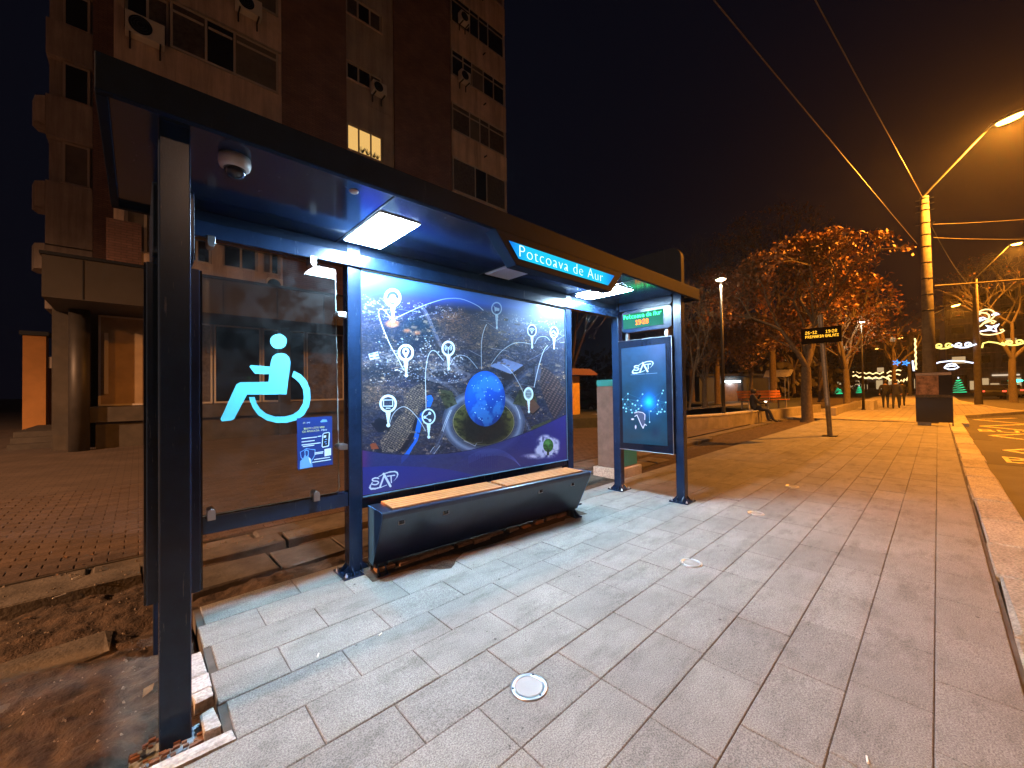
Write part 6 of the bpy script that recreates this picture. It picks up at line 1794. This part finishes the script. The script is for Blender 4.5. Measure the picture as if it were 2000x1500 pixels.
# ---------------------------------------------------------------- overhead wires
def wire(a, b_, sag, rad, label, m_='rubber', n=22):
    o = MB().tube([tuple(Vector(a).lerp(Vector(b_), k / n) - Vector((0, 0, sag * 4 * (k / n) * (1 - k / n)))) for k in range(n + 1)], rad, 5).build('overhead_wire', m_)
    tag(o, label, 'wire', 'overhead wires')
wire((21.55, .25, 8.5), (-4.0, 2.39, 8.05), .06, .011, 'twisted overhead cable from the top of the near lamp pole, steeper of the two', 'cable_lit')
wire((21.5, .42, 6.75), (-4, 2.8, 6.5), .05, .009, 'overhead cable rising left from the pole above the orange tree', 'cable_lit')
wire((21.6, .0, 5.1), (30, -9.5, 6.1), .15, .03, 'thick span wire low across the street to the right', 'cable_lit')
wire((21.6, .0, 6.9), (34, -9, 8.2), .35, .012, 'thin street wire to the right, second from the thick one', 'cable_lit')
wire((21.6, .0, 7.4), (33, -9, 9.3), .30, .010, 'thin street wire to the right, uppermost', 'cable_lit')
wire((42.2, -1.9, 8.0), (21.6, .2, 7.9), .5, .014, 'wire running along the row between the two concrete poles')
wire((42.2, -1.9, 6.5), (60, -12, 7.2), .3, .014, 'wire across the street from the second concrete pole', 'cable_lit')

# ---------------------------------------------------------------- loose things by the near post
r = random.Random(12)
def loose(x0, x1, y0, y1, z0, z1, m_, label, rz=0, jit=.006, cat='paver'):
    b = MB(); b.chbox(x0, x1, y0, y1, z0, z1, .006)
    b.v = [(v[0] + r.uniform(-jit, jit), v[1] + r.uniform(-jit, jit), v[2] + r.uniform(-jit, jit) * .4) for v in b.v]
    c = Vector(((x0 + x1) / 2, (y0 + y1) / 2, 0))
    b.xf(lambda v: c + Matrix.Rotation(rz, 3, 'Z') @ (v - c))
    tag(b.build('loose_paver', m_), label, cat, 'loose pavers by the near post')
loose(.005, .297, 2.062, 2.125, -.06, .004, 'slab_pale', 'long pale paver strip in front of the near post', -.05)
loose(-.24, -.005, 2.055, 2.125, -.06, .0, 'slab_pale', 'short pale paver strip at the left end of the row', -.02)
loose(.205, .262, 2.17, 2.32, -.06, .002, 'slab_pale', 'narrow pale paver on edge right of the near post', .04)
loose(.19, .264, 2.42, 2.50, -.06, .0, 'slab_pale', 'small pale paver just behind the near post', .02)
loose(.175, .266, 2.505, 2.63, -.06, .001, 'slab_pale', 'square pale paver farther behind the near post', -.03)
loose(.13, .258, 2.64, 2.88, -.065, -.002, 'slab_pale', 'pale cut paver touching the first full slab row', .02)
pit = MB(); nxp, nyp = 26, 22
for j in range(nyp):
    for i in range(nxp):
        x = -.03 + .26 * i / (nxp - 1); y = 2.13 + .20 * j / (nyp - 1)
        pit.v.append((x, y, -.052 + .014 * mn.noise(Vector((x * 22, y * 22, 2))) + .008 * mn.noise(Vector((x * 70, y * 70, 6)))))
for j in range(nyp - 1):
    for i in range(nxp - 1): pit.face([j * nxp + i, j * nxp + i + 1, (j + 1) * nxp + i + 1, (j + 1) * nxp + i])
tag(pit.build('pit_rubble', 'debris'), 'wet bluish rubble in the pit at the near post', 'rubble', kind='stuff')
cr = MB()
for _ in range(46):
    x, y, q = r.uniform(-.05, .26), r.uniform(2.12, 2.36), r.uniform(.005, .016); z = -.045 + r.uniform(-.01, .01)
    cr.box(x - q, x + q, y - q * .6, y + q * .6, z, z + q)
tag(cr.build('pit_chips', mat('rusty_chips', (.20, .10, .06), .8, noise=(30, .6))), 'rusty chips and stones in the pit at the near post', 'chips', kind='stuff')
# mud spilled from under the bench, rubble below its lower edge
md = MB(); nm = 40
for k in range(nm + 1):
    t = k / nm; x = 1.30 + 2.5 * t; yb = 3.15 - .14 * t
    wd_ = .16 + .05 * mn.noise(Vector((x * 3, 0, 0))) + .03 * mn.noise(Vector((x * 11, 3, 0))) + .18 * math.exp(-((x - 1.86) / .14) ** 2)
    md.v += [(x, yb + .3, .004), (x, yb - .02, .016 + .008 * mn.noise(Vector((x * 9, 1, 0)))), (x, yb - .02 - wd_ * .6, .009), (x, yb - .02 - wd_, .0012)]
for k in range(nm):
    for q in range(3): md.face([k * 4 + q, k * 4 + q + 1, k * 4 + 5 + q, k * 4 + 4 + q])
tag(smoothed(md.build('mud', 'soil')), 'dark mud washed out from under the bench onto the slabs', 'mud', kind='stuff')
bk = MB()
for k in range(12):
    x = 1.45 + k * .19 + r.uniform(-.03, .03); y = 3.10 - .06 * (x - 1.37) + r.uniform(-.02, .02); l = r.uniform(.05, .1)
    bk.chbox(x - l, x + l, y - .03, y + .03, .0, r.uniform(.03, .05), .006)
tag(bk.build('brick_rubble', mat('rubble_brick', (.34, .17, .08), .9, noise=(25, .4))), 'row of broken bricks in the shade under the bench', 'rubble', kind='stuff')
# scraps on the paving
def scrap(x, y, ln, a, label, m_='butt', z=.003):
    b = MB().tube([(-ln / 2, 0, .004), (ln / 2, 0, .004)], .004, 6)
    o = b.build('cigarette_butt', m_); o.location = (x, y, z); o.rotation_euler = (0, 0, a)
    tag(o, label, 'cigarette butt', 'litter on the paving')
scrap(2.05, .215, .035, .2, 'white scrap on the pinkish slabs in the right foreground')
scrap(.72, 2.36, .03, 1.1, 'cigarette butt on the slab near the mid post', z=.002)
scrap(1.05, 2.30, .028, .4, 'cigarette butt on the pale slabs before the bench', z=.002)
scrap(-.42, 4.38, .07, .5, 'white stick lying in the gap of the old edging', z=.0)
scrap(-.36, 4.66, .05, .6, 'pale scrap by the brick edge at the left', z=.02)

# grit, stones, dead leaves on the soil and in the gaps of the old edging
gb_ = MB(); rg = random.Random(44)
def on_soil(x, y):
    if 4.42 < y < 4.70: return .012
    if 4.715 < y < 4.97: return -.008
    return soil_z(x, y) + .0
n = 0
while n < 1500:
    x = rg.uniform(-1.9, 1.3); y = rg.uniform(2.15, 4.97)
    if x > .25 and y < 3.86: continue
    q = rg.choice((.003, .003, .004, .005, .006, .009, .013)) * rg.uniform(.7, 1.3); z = on_soil(x, y)
    a = rg.uniform(0, 3.14); c_, s_ = math.cos(a) * q, math.sin(a) * q
    b0 = len(gb_.v)
    gb_.v += [(x - c_, y - s_, z - q * .3), (x + s_ * .8, y - c_ * .8, z - q * .3), (x + c_, y + s_, z - q * .3), (x - s_ * .7, y + c_ * .7, z - q * .3), (x + rg.uniform(-.3, .3) * q, y + rg.uniform(-.3, .3) * q, z + q * rg.uniform(.5, 1.0))]
    for i in range(4): gb_.face([b0 + i, b0 + (i + 1) % 4, b0 + 4])
    n += 1
tag(gb_.build('soil_grit', mat('grit', (.20, .165, .13), .9, noise=(40, .8))), 'grit and pebbles scattered over the soil by the shelter', 'grit', kind='stuff')
lb_ = MB()
for _ in range(45):
    x = rg.uniform(-1.8, 1.3); y = rg.uniform(2.2, 5.6) if x < .25 else rg.uniform(3.86, 5.3); q = rg.uniform(.018, .04); a = rg.uniform(0, 6.28); z = (on_soil(x, y) if y < 4.97 else 0) + .008
    u = Vector((math.cos(a), math.sin(a), rg.uniform(-.25, .25))) * q; w_ = Vector((-math.sin(a), math.cos(a), rg.uniform(-.25, .25))) * q * .55; c = Vector((x, y, z))
    b0 = len(lb_.v); lb_.v += [tuple(c - u), tuple(c - w_ * .9 + Vector((0, 0, .004))), tuple(c + u), tuple(c + w_ + Vector((0, 0, .005)))]; lb_.face([b0, b0 + 1, b0 + 2, b0 + 3])
tag(lb_.build('fallen_leaves', mat('dead_leaf', (.16, .085, .035), .8, noise=(20, .6))), 'dead leaves lying on the soil and old edging', 'leaves', kind='stuff')
# ---------------------------------------------------------------- haze volume added for lamp glow, in place of lens bloom
hm = bpy.data.materials.new('haze'); hm.use_nodes = True
hn = hm.node_tree; hn.nodes.remove(hn.nodes['Principled BSDF'])
pv = hn.nodes.new('ShaderNodeVolumePrincipled')
pv.inputs['Color'].default_value = (.85, .87, .9, 1); pv.inputs['Density'].default_value = .0005; pv.inputs['Anisotropy'].default_value = .7
hn.links.new(pv.outputs[0], hn.nodes['Material Output'].inputs['Volume'])
hz = MB().box(-420, 720, -520, 520, -1.4, 29.5).build('haze', hm)
tag(hz, 'thin haze volume added to make the lamps glow', 'haze', kind='stuff')
